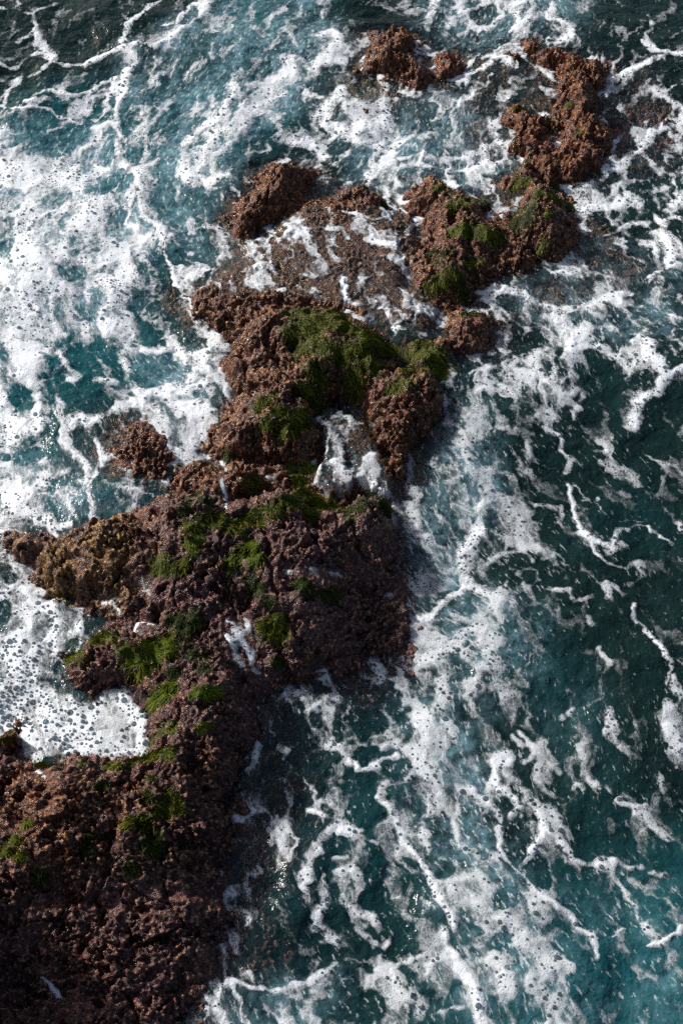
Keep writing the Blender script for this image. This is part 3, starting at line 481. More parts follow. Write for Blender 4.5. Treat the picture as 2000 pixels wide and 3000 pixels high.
BASE = 0.21+0.16*noise2(XX/.7, YY/.8, 95)-0.22*sstep(.9, 1.6, XX)*sstep(3.0, 4.2, YY)*sstep(7.2, 6.0, YY)-0.15*sstep(9.0, 9.8, YY)-0.10*sstep(1.0,1.5,XX)*sstep(3.6,2.6,YY)
DENS = np.maximum(np.maximum(DENS, 0.42*MILKF), BASE*(1-.8*GAPM))
dep_ = Wz-Hr
NOI2 = (fbm2(XX/.07, YY/.08, 3, 98, .6)+.25).astype(f32)
FRINGE = np.exp(-((dep_-0.015)/0.05)**2)*np.clip(.5+1.1*noise2(XX/.22, YY/.22, 88), 0, 1)
DENS = np.maximum(DENS, 0.70*FRINGE*(1-.5*FILM))
D = 1-(1-DENS*0.97)*(1-STR)
FOAM = np.clip(0.30+0.95*(NOI-(1-D))+0.34*STR*STR*np.clip(.45+.9*NOI2, 0, 1), 0, 1).astype(f32)
HALO = box_blur(np.maximum(sstep(.3,.8,FOAM), 0.6*D), 8)
WIDE = box_blur(np.maximum(sstep(.3,.8,FOAM), 0.7*D), 22)
MILKF = np.clip(MILKF*(0.80+0.7*noise2(sx/0.25, sy/0.3, 60)+.35*noise2(sx/.09, sy/.1, 62))+0.24*WIDE+0.14*HALO+0.18*near, 0, 1)
MILKF = np.where(FILM > .3, np.minimum(MILKF, .45), MILKF)
# teal (deep clean water, sunlit look put into the colour) against dark bottle green
TEALF = np.clip(0.35+0.6*sstep(0.3, -1.2, XX)-.15*sstep(.2,.9,XX)+0.8*sstep(3.4, 1.8, YY)*sstep(0.2, 1.4, XX)+0.35*noise2(XX/.9, YY/1.1, 61)
                -0.25-0.95*sstep(8.9, 10.0, YY)*sstep(-.6, -1.8, XX)-.5*sstep(1.6, 2.4, XX)*sstep(8.8, 9.8, YY), 0, 1).astype(f32)

# ------------------------------------------------------------------ final rock surface: nubbly relief along the normals
ROCKM = Hr > (Wz-0.11)
jj, ii = np.nonzero(ROCKM)
dHy, dHx = np.gradient(box_blur(Hr, 3, 1), gy, gx)
inv = 1/np.sqrt(1+dHx**2+dHy**2); NXn, NYn, NZn = -dHx*inv, -dHy*inv, inv
px, py, pz = XX[ROCKM], YY[ROCKM], Hr[ROCKM]
wx = 0.02*noise3(px/.05, py/.05, pz/.05, 70); wy = 0.02*noise3(px/.05, py/.05, pz/.05, 71)
v1 = worley3((px+wx)/0.055, (py+wy)/0.055, pz/0.055, 72)
v2 = worley3((px-wy)/0.026, (py+wx)/0.026, pz/0.026, 73)
rid = 1-np.abs(noise3((px+wx)/0.10, (py+wy)/0.10, pz/0.10, 74))*2
fine = noise3(px/0.018, py/0.018, pz/0.018, 75)
rough_zone = 0.72+1.0*noise2(px/.30, py/.30, 76)+.35*noise2(px/.1, py/.1, 78)
v0 = worley3((px+2*wx)/0.14, (py+2*wy)/0.14, pz/0.14, 69)
disp = (0.040*(0.5-v0)+0.032*(0.55-v1)+0.056*(0.45-v2)+0.022*(rid-0.5)+0.015*fine)*np.clip(rough_zone, .22, 1.5)
disp *= (1-0.6*FILM[ROCKM])
RX = XX.copy(); RY = YY.copy(); RZ = Hr.copy()
RX[ROCKM] += NXn[ROCKM]*disp*0.8; RY[ROCKM] += NYn[ROCKM]*disp*0.8; RZ[ROCKM] += NZn[ROCKM]*disp
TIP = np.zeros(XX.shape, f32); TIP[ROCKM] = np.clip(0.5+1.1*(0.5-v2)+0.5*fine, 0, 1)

# (label, tone, flow direction deg, strand length, [(tile, u, v, radius tile px), ...])
WEED = [
 ('largest thick green seaweed mat capping the broad rock mass','n',-30,.11,[(0,690,722,24),(0,720,750,24),(0,756,720,24),(0,790,745,24),(0,700,785,22),(0,672,755,18),(0,835,765,20),(0,868,788,20),(0,892,805,12)]),
 ('green seaweed straggling down below the largest mat towards the gully','n',-60,.10,[(0,745,795,20),(0,790,815,18),(0,815,800,16),(0,840,815,16),(0,860,845,16),(0,808,880,16),(0,820,850,14)]),
 ('wide fresh green seaweed cap on the right shoulder of the broad rock mass','n',-20,.11,[(0,955,812,22),(0,990,815,22),(0,1010,838,16),(0,990,852,16),(0,935,800,14),(0,965,785,14)]),
 ('small green seaweed tuft below the right shoulder cap','n',-70,.08,[(0,925,882,16),(0,900,900,10)]),
 ('green seaweed running down the spine of the broad rock mass','n',-65,.10,[(3,1480,40,26),(3,1430,110,26),(3,1460,180,28),(3,1400,225,24),(3,1440,265,26)]),
 ('olive seaweed patch low on the left flank of the broad rock mass','n',-15,.10,[(3,1275,335,28),(3,1335,375,34),(3,1385,345,26),(3,1220,375,22),(3,1300,410,24)]),
 ('thin green seaweed fringe above the olive patch on the left flank','n',-30,.07,[(3,1200,275,20),(3,1180,300,16),(3,1245,250,16)]),
 ('bright seaweed tuft hanging off the ledge beside the white pool','b',-10,.10,[(3,1400,580,26),(3,1360,600,24),(3,1320,590,16)]),
 ('small green tuft alone on the pinkish ledge','n',0,.07,[(3,1140,665,24),(3,1170,650,16)]),
 ('green seaweed on the left end of the ledge beside the foam trickle','d',-20,.09,[(3,900,705,26),(3,930,720,24),(3,860,755,22),(3,830,770,16)]),
 ('long combed green seaweed ridge across the reef top, left half','n',-10,.13,[(3,870,850,26),(3,930,820,28),(3,990,830,28),(3,1060,850,28),(3,1120,830,26)]),
 ('long combed green seaweed ridge across the reef top, right half','n',-12,.13,[(3,1190,805,28),(3,1250,770,28),(3,1310,730,28),(3,1380,700,28),(3,1440,735,28),(3,1500,765,26),(3,1400,790,24)]),
 ('shaggy green seaweed on the right tip of the reef top ridge','d',-25,.12,[(4,20,790,26),(4,80,745,26),(4,130,720,24),(4,180,755,24),(4,40,820,20)]),
 ('bright green seaweed tongue running down from the middle of the ridge','b',-115,.11,[(3,1160,940,26),(3,1120,980,28),(3,1070,1015,26),(3,1170,1000,22),(3,1210,990,18)]),
 ('small bright tuft under the left end of the long ridge','b',-30,.08,[(3,870,915,22),(3,900,910,16),(3,885,965,16)]),
 ('green tuft with curled tip near the ochre tongue','n',-60,.09,[(3,730,1000,24),(3,760,1030,22),(3,720,1030,16)]),
 ('green arc of seaweed right of the curled tuft','n',-130,.09,[(3,850,1020,22),(3,820,1050,18)]),
 ('faint dark seaweed patch mid reef below the bright tongue','d',-40,.08,[(3,1150,1105,26),(3,1180,1140,20)]),
 ('dark seaweed patch at the right of the reef beside the foam film','d',-30,.09,[(3,1370,1110,24),(3,1400,1120,22),(3,1480,1170,22),(3,1520,1150,20)]),
 ('dim green tuft alone in the dark middle of the reef','d',-60,.06,[(3,1225,1200,20)]),
 ('dark green seaweed patch left of the skull-shaped foam film','d',-50,.10,[(3,810,1280,28),(3,850,1320,28),(3,880,1270,24),(3,830,1350,22)]),
 ('combed green seaweed patch right of the skull-shaped foam film','n',-20,.11,[(3,1200,1310,24),(3,1230,1340,26),(3,1260,1290,24),(3,1290,1360,22)]),
 ('small green tuft below the combed patch, right of the foam film','d',-40,.07,[(3,1270,1470,20)]),
 ('green seaweed along the rim of the foam pool, on the overhanging knob','n',-15,.10,[(3,320,1375,24),(3,370,1355,24),(3,420,1360,24),(3,470,1355,22),(3,500,1370,18)]),
 ('bright wide seaweed patch right of the overhanging knob','b',-20,.12,[(3,600,1470,26),(3,650,1430,28),(3,640,1490,24),(3,700,1410,26),(3,750,1390,24),(3,700,1450,24),(3,550,1420,18),(3,770,1420,18)]),
 ('dull green seaweed patch below the skull-shaped film','d',-35,.08,[(3,880,1435,24),(3,920,1450,18),(3,930,1505,22),(3,790,1510,20)]),
 ('bright feathery green tuft above the foam pool rim','b',-155,.13,[(5,770,45,28),(5,730,70,24),(5,800,20,18)]),
 ('second bright green tuft, right of the feathery one','b',-10,.11,[(5,900,50,24),(5,940,45,24),(5,970,40,16)]),
 ('small upright green tuft right of the foam pool','n',-90,.08,[(5,790,205,20),(5,740,230,12)]),
 ('thin green strand tuft far right of the foam pool','n',-15,.08,[(5,915,205,16),(5,940,200,12)]),
 ('green seaweed band along the lower right rim of the foam pool','n',-10,.10,[(5,500,390,22),(5,545,385,22),(5,600,375,22),(5,650,360,20),(5,700,340,18),(5,765,330,18),(5,695,300,14)]),
 ('small green tufts on the lower left rim of the foam pool','n',-30,.07,[(5,185,340,16),(5,235,350,16),(5,375,375,16)]),
 ('green tuft below the seaweed band on the brown crest','d',-60,.07,[(5,470,460,20),(5,440,480,14)]),
 ('green seaweed on the reef shoulder right of the brown crest','n',-20,.10,[(5,770,575,26),(5,810,580,22),(5,780,535,22),(5,730,600,20)]),
 ('long flat green seaweed lock left of the shoulder patch','n',-165,.11,[(5,690,640,20),(5,640,650,20),(5,600,655,16)]),
 ('dark seaweed patch under the flat lock on the reef shoulder','d',-20,.10,[(5,660,740,24),(5,710,740,22),(5,690,765,18)]),
 ('thin seaweed strands above the flat lock','d',-160,.08,[(5,690,520,16),(5,700,440,14)]),
 ('olive tufts in the middle of the brown crest','d',-50,.07,[(5,410,720,18),(5,400,770,20),(5,430,700,12)]),
 ('olive tuft low on the brown crest above the black hollow','d',-60,.08,[(5,170,880,20),(5,200,880,14)]),
 ('dim seaweed tuft on the dark edge below the brown crest','d',-30,.08,[(5,590,855,18),(5,610,860,14)]),
 ('green seaweed at the left photo edge on the brown crest','n',-40,.08,[(5,60,720,20),(5,15,770,20),(5,85,800,18),(5,120,650,14)]),
 ('green seaweed on the small knob at the left photo edge','n',-30,.07,[(5,40,235,16),(5,10,225,16)]),
 ('dark green cap on the top right of the knobbly rock','d',-60,.09,[(2,640,885,22),(2,600,880,18),(2,670,920,16)]),
 ('olive seaweed on the face of the knobbly rock below its dark cap','n',-50,.08,[(2,560,930,24),(2,500,945,22),(2,490,890,16),(2,440,860,16)]),
 ('thick hanging green seaweed on the shoulder of the knobbly rock','n',-75,.11,[(2,620,1055,24),(2,660,1060,24),(2,700,1080,22),(2,740,1080,16)]),
 ('bright green tuft left of the hanging shoulder seaweed','b',-40,.07,[(2,555,1055,18),(2,510,1070,18),(2,550,1030,12)]),
 ('olive seaweed tuft on the left flank of the knobbly rock','d',-20,.08,[(2,470,1170,20),(2,440,1190,16),(2,400,1170,12)]),
 ('green seaweed low on the right of the knobbly rock','n',-20,.08,[(2,610,1205,22),(2,570,1215,16)]),
 ('green seaweed around the foot of the knobbly rock','n',-60,.08,[(2,480,1245,20),(2,520,1260,18),(2,420,1310,18),(2,390,1320,14),(2,470,1290,16)]),
 ('dark seaweed hanging at the very base of the knobbly rock','d',-80,.09,[(2,540,1310,22),(2,550,1350,16)]),
 ('dark seaweed on the low rock neck','d',-30,.08,[(2,590,1430,20),(2,630,1420,16),(2,560,1440,14)]),
 ('long dark seaweed curtain hanging on the left of the rightmost weedy rock','d',-85,.13,[(2,830,960,26),(2,870,950,24),(2,800,1010,20),(2,850,1000,24)]),
 ('green tufts near the top of the rightmost weedy rock','n',-40,.06,[(2,805,850,18),(2,845,840,16),(2,895,890,18),(2,800,770,12)]),
 ('bright green tufts on the right side of the rightmost weedy rock','b',-30,.06,[(2,970,910,18),(2,940,985,16),(2,1040,950,14),(2,980,860,10)]),
 ('small tuft near the foot of the rightmost weedy rock','n',-60,.06,[(2,920,1130,18)]),
 ('dark green tip on the peak of the rightmost weedy rock','d',-30,.05,[(2,850,745,16)]),
 ('green tip on the pointed dark rock beside the L-shaped rock','n',-60,.05,[(2,790,455,16),(2,810,470,12)]),
 ('few green tufts on the lower arm of the L-shaped rock','n',-60,.05,[(2,1085,605,16),(2,950,540,12),(2,1035,490,10)]),
 ('dark green fringe on the low reddish nub of the washed shelf','d',-30,.05,[(2,95,850,14),(2,190,920,14)]),
 ('olive tuft above the trickle on the ledge','d',-60,.06,[(3,1040,540,16)]),
]
GREEN = np.zeros(XX.shape, f32)
for (_, tone, _, _, spots) in WEED:
    P, s_ = raymarch(np.array([T(t, [(u, v)])[0] for (t, u, v, r) in spots], float), SURF)
    for (t, u, v, r), p, mm in zip(spots, P, s_):
        R = r*(1 if t == 0 else .5)*mm*2.0
        w = window(p[0]-2.5*R, p[0]+2.5*R, p[1]-2.5*R, p[1]+2.5*R)
        GREEN[w] = np.maximum(GREEN[w], np.exp(-((XW[w]-p[0])**2+(YW[w]-p[1])**2)/R**2))
# ------------------------------------------------------------------ mesh builders
COL = sc.collection
def link(o, parent=None):
    COL.objects.link(o)
    if parent is not None: o.parent = parent
    return o
def np_mesh(name, co, quads, attrs=None, smooth=True):
    me = bpy.data.meshes.new(name); nv = len(co); k = quads.shape[1]; nf = len(quads)
    me.vertices.add(nv); me.vertices.foreach_set('co', np.ascontiguousarray(co, f32).ravel())
    me.loops.add(nf*k); me.loops.foreach_set('vertex_index', np.ascontiguousarray(quads, np.int32).ravel())
    me.polygons.add(nf); me.polygons.foreach_set('loop_start', np.arange(0, nf*k, k, dtype=np.int32))
    me.update(calc_edges=True)
    me.polygons.foreach_set('use_smooth', np.full(nf, smooth))
    for nm, a in (attrs or {}).items():
        at = me.attributes.new(nm, 'FLOAT', 'POINT'); at.data.foreach_set('value', np.ascontiguousarray(a, f32).ravel())
    return me
IDX = np.arange(NX*NY).reshape(NY, NX)
def grid_mesh(name, facemask, x, y, z, attrs, stride=1):
    j, i = np.nonzero(facemask)
    q = np.stack([IDX[j, i], IDX[j, i+1], IDX[j+1, i+1], IDX[j+1, i]], 1)
    used, invq = np.unique(q.ravel(), return_inverse=True)
    co = np.stack([x.ravel()[used], y.ravel()[used], z.ravel()[used]], 1)
    return np_mesh(name, co, invq.reshape(-1, 4), {k: a.ravel()[used] for k, a in attrs.items()})
def fany(m): return m[:-1, :-1] | m[1:, :-1] | m[:-1, 1:] | m[1:, 1:]
def tag(o, label=None, cat=None, group=None, kind=None):
    if label: o['label'] = label
    if cat: o['category'] = cat
    if group: o['group'] = group
    if kind: o['kind'] = kind
    return o

# ------------------------------------------------------------------ materials
class Mat:
    def __init__(s, name):
        s.m = bpy.data.materials.new(name); s.m.use_nodes = True; s.t = s.m.node_tree; s.t.nodes.clear()
        s.out = s.t.nodes.new('ShaderNodeOutputMaterial')
    def n(s, typ, **kw):
        nd = s.t.nodes.new('ShaderNode'+typ)
        for k, v in kw.items():
            if k in nd.inputs.keys() if isinstance(k, str) else False: s.set(nd.inputs[k], v)
            else: setattr(nd, k, v)
        return nd
    def set(s, inp, v):
        if isinstance(v, bpy.types.NodeSocket): s.t.links.new(v, inp)
        else: inp.default_value = v
    def attr(s, nm):
        a = s.n('Attribute'); a.attribute_name = nm; return a.outputs['Fac']
    def math(s, op, a, b=0.0, c=0.0, clamp=False):
        nd = s.n('Math', operation=op, use_clamp=clamp)
        for k, v in enumerate((a, b, c)): s.set(nd.inputs[k], v)
        return nd.outputs[0]
    def ramp(s, fac, lo, hi, a=0.0, b=1.0):
        nd = s.n('MapRange'); nd.interpolation_type = 'SMOOTHSTEP'
        for k, v in zip(('Value', 'From Min', 'From Max', 'To Min', 'To Max'), (fac, lo, hi, a, b)): s.set(nd.inputs[k], v)
        return nd.outputs[0]
    def mix(s, fac, a, b):
        nd = s.n('Mix', data_type='RGBA')
        s.set(nd.inputs[0], fac); s.set(nd.inputs[6], a); s.set(nd.inputs[7], b); return nd.outputs[2]
    def pos(s):
        if not hasattr(s, '_p'): s._p = s.n('NewGeometry').outputs['Position']
        return s._p
    def noise(s, scale, detail=2.0, rough=0.55, vec=None):
        nd = s.n('TexNoise'); s.set(nd.inputs['Vector'], vec or s.pos())
        nd.inputs['Scale'].default_value = scale; nd.inputs['Detail'].default_value = detail; nd.inputs['Roughness'].default_value = rough
        return nd.outputs['Fac']
    def voro(s, scale, feature='F1', vec=None, dim='3D'):
        nd = s.n('TexVoronoi', feature=feature, voronoi_dimensions=dim); s.set(nd.inputs['Vector'], vec or s.pos())
        nd.inputs['Scale'].default_value = scale; return nd
    def bump(s, h, strength, dist, normal=None):
        nd = s.n('Bump'); s.set(nd.inputs['Height'], h); nd.inputs['Strength'].default_value = strength; nd.inputs['Distance'].default_value = dist
        if normal is not None: s.set(nd.inputs['Normal'], normal)
        return nd.outputs['Normal']
    def mixsh(s, fac, a, b):
        nd = s.n('MixShader'); s.set(nd.inputs[0], fac); s.set(nd.inputs[1], a); s.set(nd.inputs[2], b); return nd.outputs[0]
def C(r, g, b): return (r, g, b, 1.0)

def rock_material(name, tint):
    M = Mat(name)
    big = M.noise(2.2, 3); mid = M.noise(11, 4, .6); fn = M.noise(48, 4, .65); sp = M.noise(150, 2, .6)
    tip = M.attr('tip')
    col = M.mix(M.ramp(mid, .38, .62), C(*tint[0]), C(*tint[1]))
    col = M.mix(M.ramp(big, .42, .60, 0, .8), col, C(*tint[2]))
    col = M.mix(M.ramp(M.noise(4.5, 4, .6), .56, .68, 0, .6), col, C(.150, .058, .062))
    col = M.mix(M.math('MULTIPLY', M.ramp(tip, .46, .78), M.ramp(fn, .40, .60)), col, C(*tint[3]))  # paler growth tips, brightened further to stand in for lit highlights
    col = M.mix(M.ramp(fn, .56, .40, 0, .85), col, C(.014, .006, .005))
    col = M.mix(M.ramp(sp, .60, .72, 0, .30), col, C(.36, .23, .17))
    gm = M.math('ADD', M.attr('green'), M.math('MULTIPLY', M.math('SUBTRACT', mid, .5), 1.6))
    col = M.mix(M.math('MULTIPLY', M.ramp(gm, .35, .80, 0, .85), M.ramp(fn, .38, .58, .25, 1)), col, C(.045, .058, .006))
    p = M.n('BsdfPrincipled'); M.set(p.inputs['Base Color'], col)
    M.set(p.inputs['Roughness'], M.ramp(mid, .35, .65, .10, .48)); p.inputs['Specular IOR Level'].default_value = .42
    nb = M.bump(fn, .95, .018); nb = M.bump(sp, .8, .005, nb)
    vo = M.voro(95); nb = M.bump(vo.outputs['Distance'], .7, .006, nb)
    M.set(p.inputs['Normal'], nb)
    M.t.links.new(p.outputs[0], M.out.inputs[0]); return M.m
R_BROWN = ((.085,.023,.008),(.155,.050,.022),(.125,.045,.029),(.50,.235,.095))
R_MAUVE = ((.060,.021,.016),(.130,.050,.043),(.098,.041,.039),(.39,.185,.120))
R_OCHRE = ((.140,.064,.012),(.280,.150,.032),(.155,.064,.022),(.57,.35,.105))
R_RED   = ((.095,.021,.005),(.155,.042,.013),(.120,.037,.016),(.50,.200,.065))
M_ROCK = {k: rock_material('rock_'+k, v) for k, v in dict(brown=R_BROWN, mauve=R_MAUVE, ochre=R_OCHRE, red=R_RED).items()}

def main_rock_material():
    """the long reef: mauve crust, ochre turf towards its seaward tongue, brown crest"""
    M = Mat('rock_reef')
    big = M.noise(1.6, 3); mid = M.noise(11, 4, .6); fn = M.noise(48, 4, .65); sp = M.noise(150, 2, .6)
    tip = M.attr('tip'); och = M.attr('ochre'); brn = M.attr('brown')
    def pick(k):
        a = M.mix(M.ramp(brn, .2, .8), C(*R_MAUVE[k]), C(*R_BROWN[k])); return M.mix(M.ramp(och, .2, .8), a, C(*R_OCHRE[k]))
    col = M.mix(M.ramp(mid, .38, .62), pick(0), pick(1))
    col = M.mix(M.ramp(big, .42, .60, 0, .8), col, pick(2))
    col = M.mix(M.ramp(M.noise(4.5, 4, .6), .54, .66, 0, .7), col, C(.150, .062, .072))
    col = M.mix(M.math('MULTIPLY', M.ramp(tip, .46, .78), M.ramp(fn, .40, .60)), col, pick(3))  # pale tips of the crust, with lit highlights put into their colour
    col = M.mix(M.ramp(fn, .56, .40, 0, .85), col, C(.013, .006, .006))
    col = M.mix(M.ramp(sp, .60, .72, 0, .30), col, C(.34, .22, .17))
    gm = M.math('ADD', M.attr('green'), M.math('MULTIPLY', M.math('SUBTRACT', mid, .5), 1.6))
    col = M.mix(M.math('MULTIPLY', M.ramp(gm, .35, .80, 0, .85), M.ramp(fn, .38, .58, .25, 1)), col, C(.045, .058, .006))
    p = M.n('BsdfPrincipled'); M.set(p.inputs['Base Color'], col)
    M.set(p.inputs['Roughness'], M.ramp(mid, .35, .65, .10, .48)); p.inputs['Specular IOR Level'].default_value = .42
    nb = M.bump(fn, .95, .018); nb = M.bump(sp, .8, .005, nb)
    vo = M.voro(95); nb = M.bump(vo.outputs['Distance'], .7, .006, nb)
    M.set(p.inputs['Normal'], nb)
    M.t.links.new(p.outputs[0], M.out.inputs[0]); return M.m
M_REEF = main_rock_material()

def water_material():
    M = Mat('sea_water')
    depth, milk, teal, halo = M.attr('depth'), M.attr('milk'), M.attr('teal'), M.attr('halo')
    r1 = M.noise(5.5, 4, .55); r2 = M.noise(30, 3, .6); r3 = M.noise(120, 2, .6)
    sp = M.noise(130, 3, .75); cl = M.noise(14, 3, .6)
    deep = M.mix(teal, C(.006, .019, .019), C(.009, .092, .112))
    body = M.mix(M.ramp(M.math('MULTIPLY', milk, M.ramp(cl, .25, .75, .4, 1.25)), 0.05, 1.0), deep, C(.135, .260, .318))
    # speckle of fine bubbles held at the surface
    sd_ = M.math('ADD', M.math('MULTIPLY', milk, .15), M.math('MULTIPLY', halo, .05))
    thr = M.math('SUBTRACT', .74, sd_)
    speck = M.ramp(M.math('ADD', sp, M.math('MULTIPLY', M.math('SUBTRACT', cl, .5), .25)), thr, M.math('ADD', thr, .10))
    cb = M.n('CombineXYZ'); M.set(cb.inputs[0], M.attr('flow_u')); M.set(cb.inputs[1], M.attr('flow_v')); flow = cb.outputs[0]
    mp = M.n('Mapping'); M.set(mp.inputs[0], flow); mp.inputs['Scale'].default_value = (1.0, .8, 1.0)
    fl = M.noise(34, 5, .68, mp.outputs[0])
    ft = M.math('SUBTRACT', .615, M.math('ADD', M.math('MULTIPLY', milk, .08), M.math('MULTIPLY', halo, .09)))
    fleck = M.math('MULTIPLY', M.ramp(fl, ft, M.math('ADD', ft, .09)), M.ramp(M.math('ADD', milk, halo), .0, .4, .45, 1.0))
    speck = M.math('MAXIMUM', M.math('MULTIPLY', speck, .65), M.math('MULTIPLY', fleck, .6))
    body = M.mix(speck, body, C(.66, .71, .74))
    nb = M.bump(r1, .6, .08); nb = M.bump(r2, .14, .009, nb); nb = M.bump(r3, .2, .002, nb)
    dif = M.n('BsdfDiffuse'); M.set(dif.inputs['Color'], body); M.set(dif.inputs['Normal'], nb)
    tr = M.n('BsdfTransparent'); M.set(tr.inputs['Color'], C(.90, .94, .94))
    k = M.math('SUBTRACT', 1.0, M.math('POWER', 2.718, M.math('MULTIPLY', M.math('MAXIMUM', depth, 0.0), -5.0)))
    op = M.math('ADD', k, M.math('MULTIPLY', M.math('SUBTRACT', 1.0, k), M.math('ADD', M.math('MULTIPLY', milk, .20), M.math('MULTIPLY', speck, .6))), clamp=True)
    under = M.mixsh(op, tr.outputs[0], dif.outputs[0])
    gl = M.n('BsdfGlossy'); gl.inputs['Roughness'].default_value = .13; M.set(gl.inputs['Normal'], nb)
    dt = M.n('VectorMath', operation='DOT_PRODUCT'); M.set(dt.inputs[0], nb); M.set(dt.inputs[1], M.n('NewGeometry').outputs['Incoming'])
    fr = M.math('ADD', .02, M.math('MULTIPLY', M.math('POWER', M.math('SUBTRACT', 1.0, M.math('ABSOLUTE', dt.outputs['Value'])), 5.0), .9), clamp=True)
    M.t.links.new(M.mixsh(fr, under, gl.outputs[0]), M.out.inputs[0]); return M.m
M_WATER = water_material()

def foam_material():
    M = Mat('sea_foam')
    foam = M.attr('foam'); bub = M.attr('bubbly')
    wv = M.n('VectorMath', operation='ADD')
    nz = M.n('TexNoise'); M.set(nz.inputs['Vector'], M.pos()); nz.inputs['Scale'].default_value = 22
    sc_ = M.n('VectorMath', operation='SCALE'); M.set(sc_.inputs[0], nz.outputs['Color']); sc_.inputs['Scale'].default_value = .012
    M.set(wv.inputs[0], M.pos()); M.set(wv.inputs[1], sc_.outputs[0]); vec = wv.outputs[0]
    def holes(scale, lo, hi, keep):
        v = M.voro(scale, vec=vec, dim='2D'); sep = M.n('SeparateColor'); M.set(sep.inputs[0], v.outputs['Color'])
        r = M.math('MULTIPLY', M.math('POWER', M.ramp(sep.outputs[0], keep, 1.0), 1.45), hi); r = M.math('MULTIPLY', r, M.ramp(bub, 0, 1, lo, 1.0))
        return M.ramp(v.outputs['Distance'], M.math('SUBTRACT', r, .10), M.math('ADD', r, .03), 1.0, 0.0)
    h1 = holes(26, .10, .42, .80); h2 = holes(50, .20, .46, .48); h3 = holes(105, .70, .46, .0)
    hole = M.math('MAXIMUM', M.math('MAXIMUM', h1, h2), M.math('MULTIPLY', h3, .42))
    n0 = M.noise(24, 5, .68, vec); n1 = M.noise(60, 4, .7); n2 = M.noise(170, 2, .7)
    cb = M.n('CombineXYZ'); M.set(cb.inputs[0], M.attr('flow_u')); M.set(cb.inputs[1], M.attr('flow_v')); flow = cb.outputs[0]
    mp = M.n('Mapping'); M.set(mp.inputs[0], flow); mp.inputs['Scale'].default_value = (1.0, .6, 1.0)
    st = M.noise(26, 5, .65, mp.outputs[0])
    def warped(vec_in, scale, amp, detail=2):
        ad = M.n('VectorMath', operation='ADD'); nzz = M.n('TexNoise'); M.set(nzz.inputs['Vector'], M.pos()); nzz.inputs['Scale'].default_value = scale; nzz.inputs['Detail'].default_value = detail
        k = M.n('VectorMath', operation='SCALE'); M.set(k.inputs[0], nzz.outputs['Color']); k.inputs['Scale'].default_value = amp
        M.set(ad.inputs[0], vec_in); M.set(ad.inputs[1], k.outputs[0]); return ad.outputs[0]
    wv2 = warped(warped(flow, 4.5, .20), 15, .085, 4)
    f2_ = M.math('MULTIPLY', foam, foam)
    def line(scale, w0, w1):
        d = M.voro(scale, 'DISTANCE_TO_EDGE', wv2, '2D').outputs['Distance']
        w = M.math('ADD', w0, M.math('MULTIPLY', f2_, w1)); return M.ramp(d, M.math('MULTIPLY', w, .35), w, 1, 0)
    web = M.math('MAXIMUM', line(6.5, .035, .40), M.math('MAXIMUM', M.math('MULTIPLY', line(15, .05, .45), .9), M.math('MULTIPLY', line(34, .07, .5), .75)))
    def add(x, y, k, c=.5): return M.math('ADD', x, M.math('MULTIPLY', M.math('SUBTRACT', y, c), k))
    f = add(add(add(add(foam, n0, .34), st, .46), n1, .26), n2, .20)
    solid = M.math('ADD', M.math('MULTIPLY', M.ramp(f, .38, .78), .72), M.math('MULTIPLY', M.ramp(f, .62, .95), .28))
    a = M.math('MAXIMUM', solid, M.math('MULTIPLY', web, M.ramp(f, .13, .52, 0, .80)))
    a = M.math('MAXIMUM', a, M.ramp(f, .10, .60, 0, .36))
    thick = M.ramp(foam, .65, 1.0, .80, .42)
    a = M.math('MULTIPLY', a, M.math('SUBTRACT', 1.0, M.math('MULTIPLY', hole, thick)))
    a = M.math('MULTIPLY', a, M.attr('cover'))
    col = M.mix(M.ramp(n1, .3, .7), C(.79, .86, .93), C(.89, .93, .97))
    nb = M.bump(n1, .5, .010); nb = M.bump(hole, .5, -.004, nb)
    p = M.n('BsdfPrincipled'); M.set(p.inputs['Base Color'], col); p.inputs['Roughness'].default_value = .45
    p.inputs['Specular IOR Level'].default_value = .3; M.set(p.inputs['Normal'], nb); 
    tr = M.n('BsdfTransparent')
    M.t.links.new(M.mixsh(a, tr.outputs[0], p.outputs[0]), M.out.inputs[0]); return M.m
M_FOAM = foam_material()

def bubble_material():
    M = Mat('foam_bubble')
    lw = M.n('LayerWeight'); lw.inputs['Blend'].default_value = .35
    d = M.n('BsdfTransparent'); d.inputs['Color'].default_value = C(.40, .47, .50)
    w = M.n('BsdfPrincipled'); w.inputs['Base Color'].default_value = C(.70, .74, .78); w.inputs['Roughness'].default_value = .3
    g = M.n('BsdfGlossy'); g.inputs['Roughness'].default_value = .06
    base = M.mixsh(M.ramp(lw.outputs['Facing'], .35, .85, .0, .9), d.outputs[0], w.outputs[0])
    M.t.links.new(M.mixsh(M.ramp(lw.outputs['Fresnel'], 0, 1, .05, .5), base, g.outputs[0]), M.out.inputs[0]); return M.m
M_BUBBLE = bubble_material()

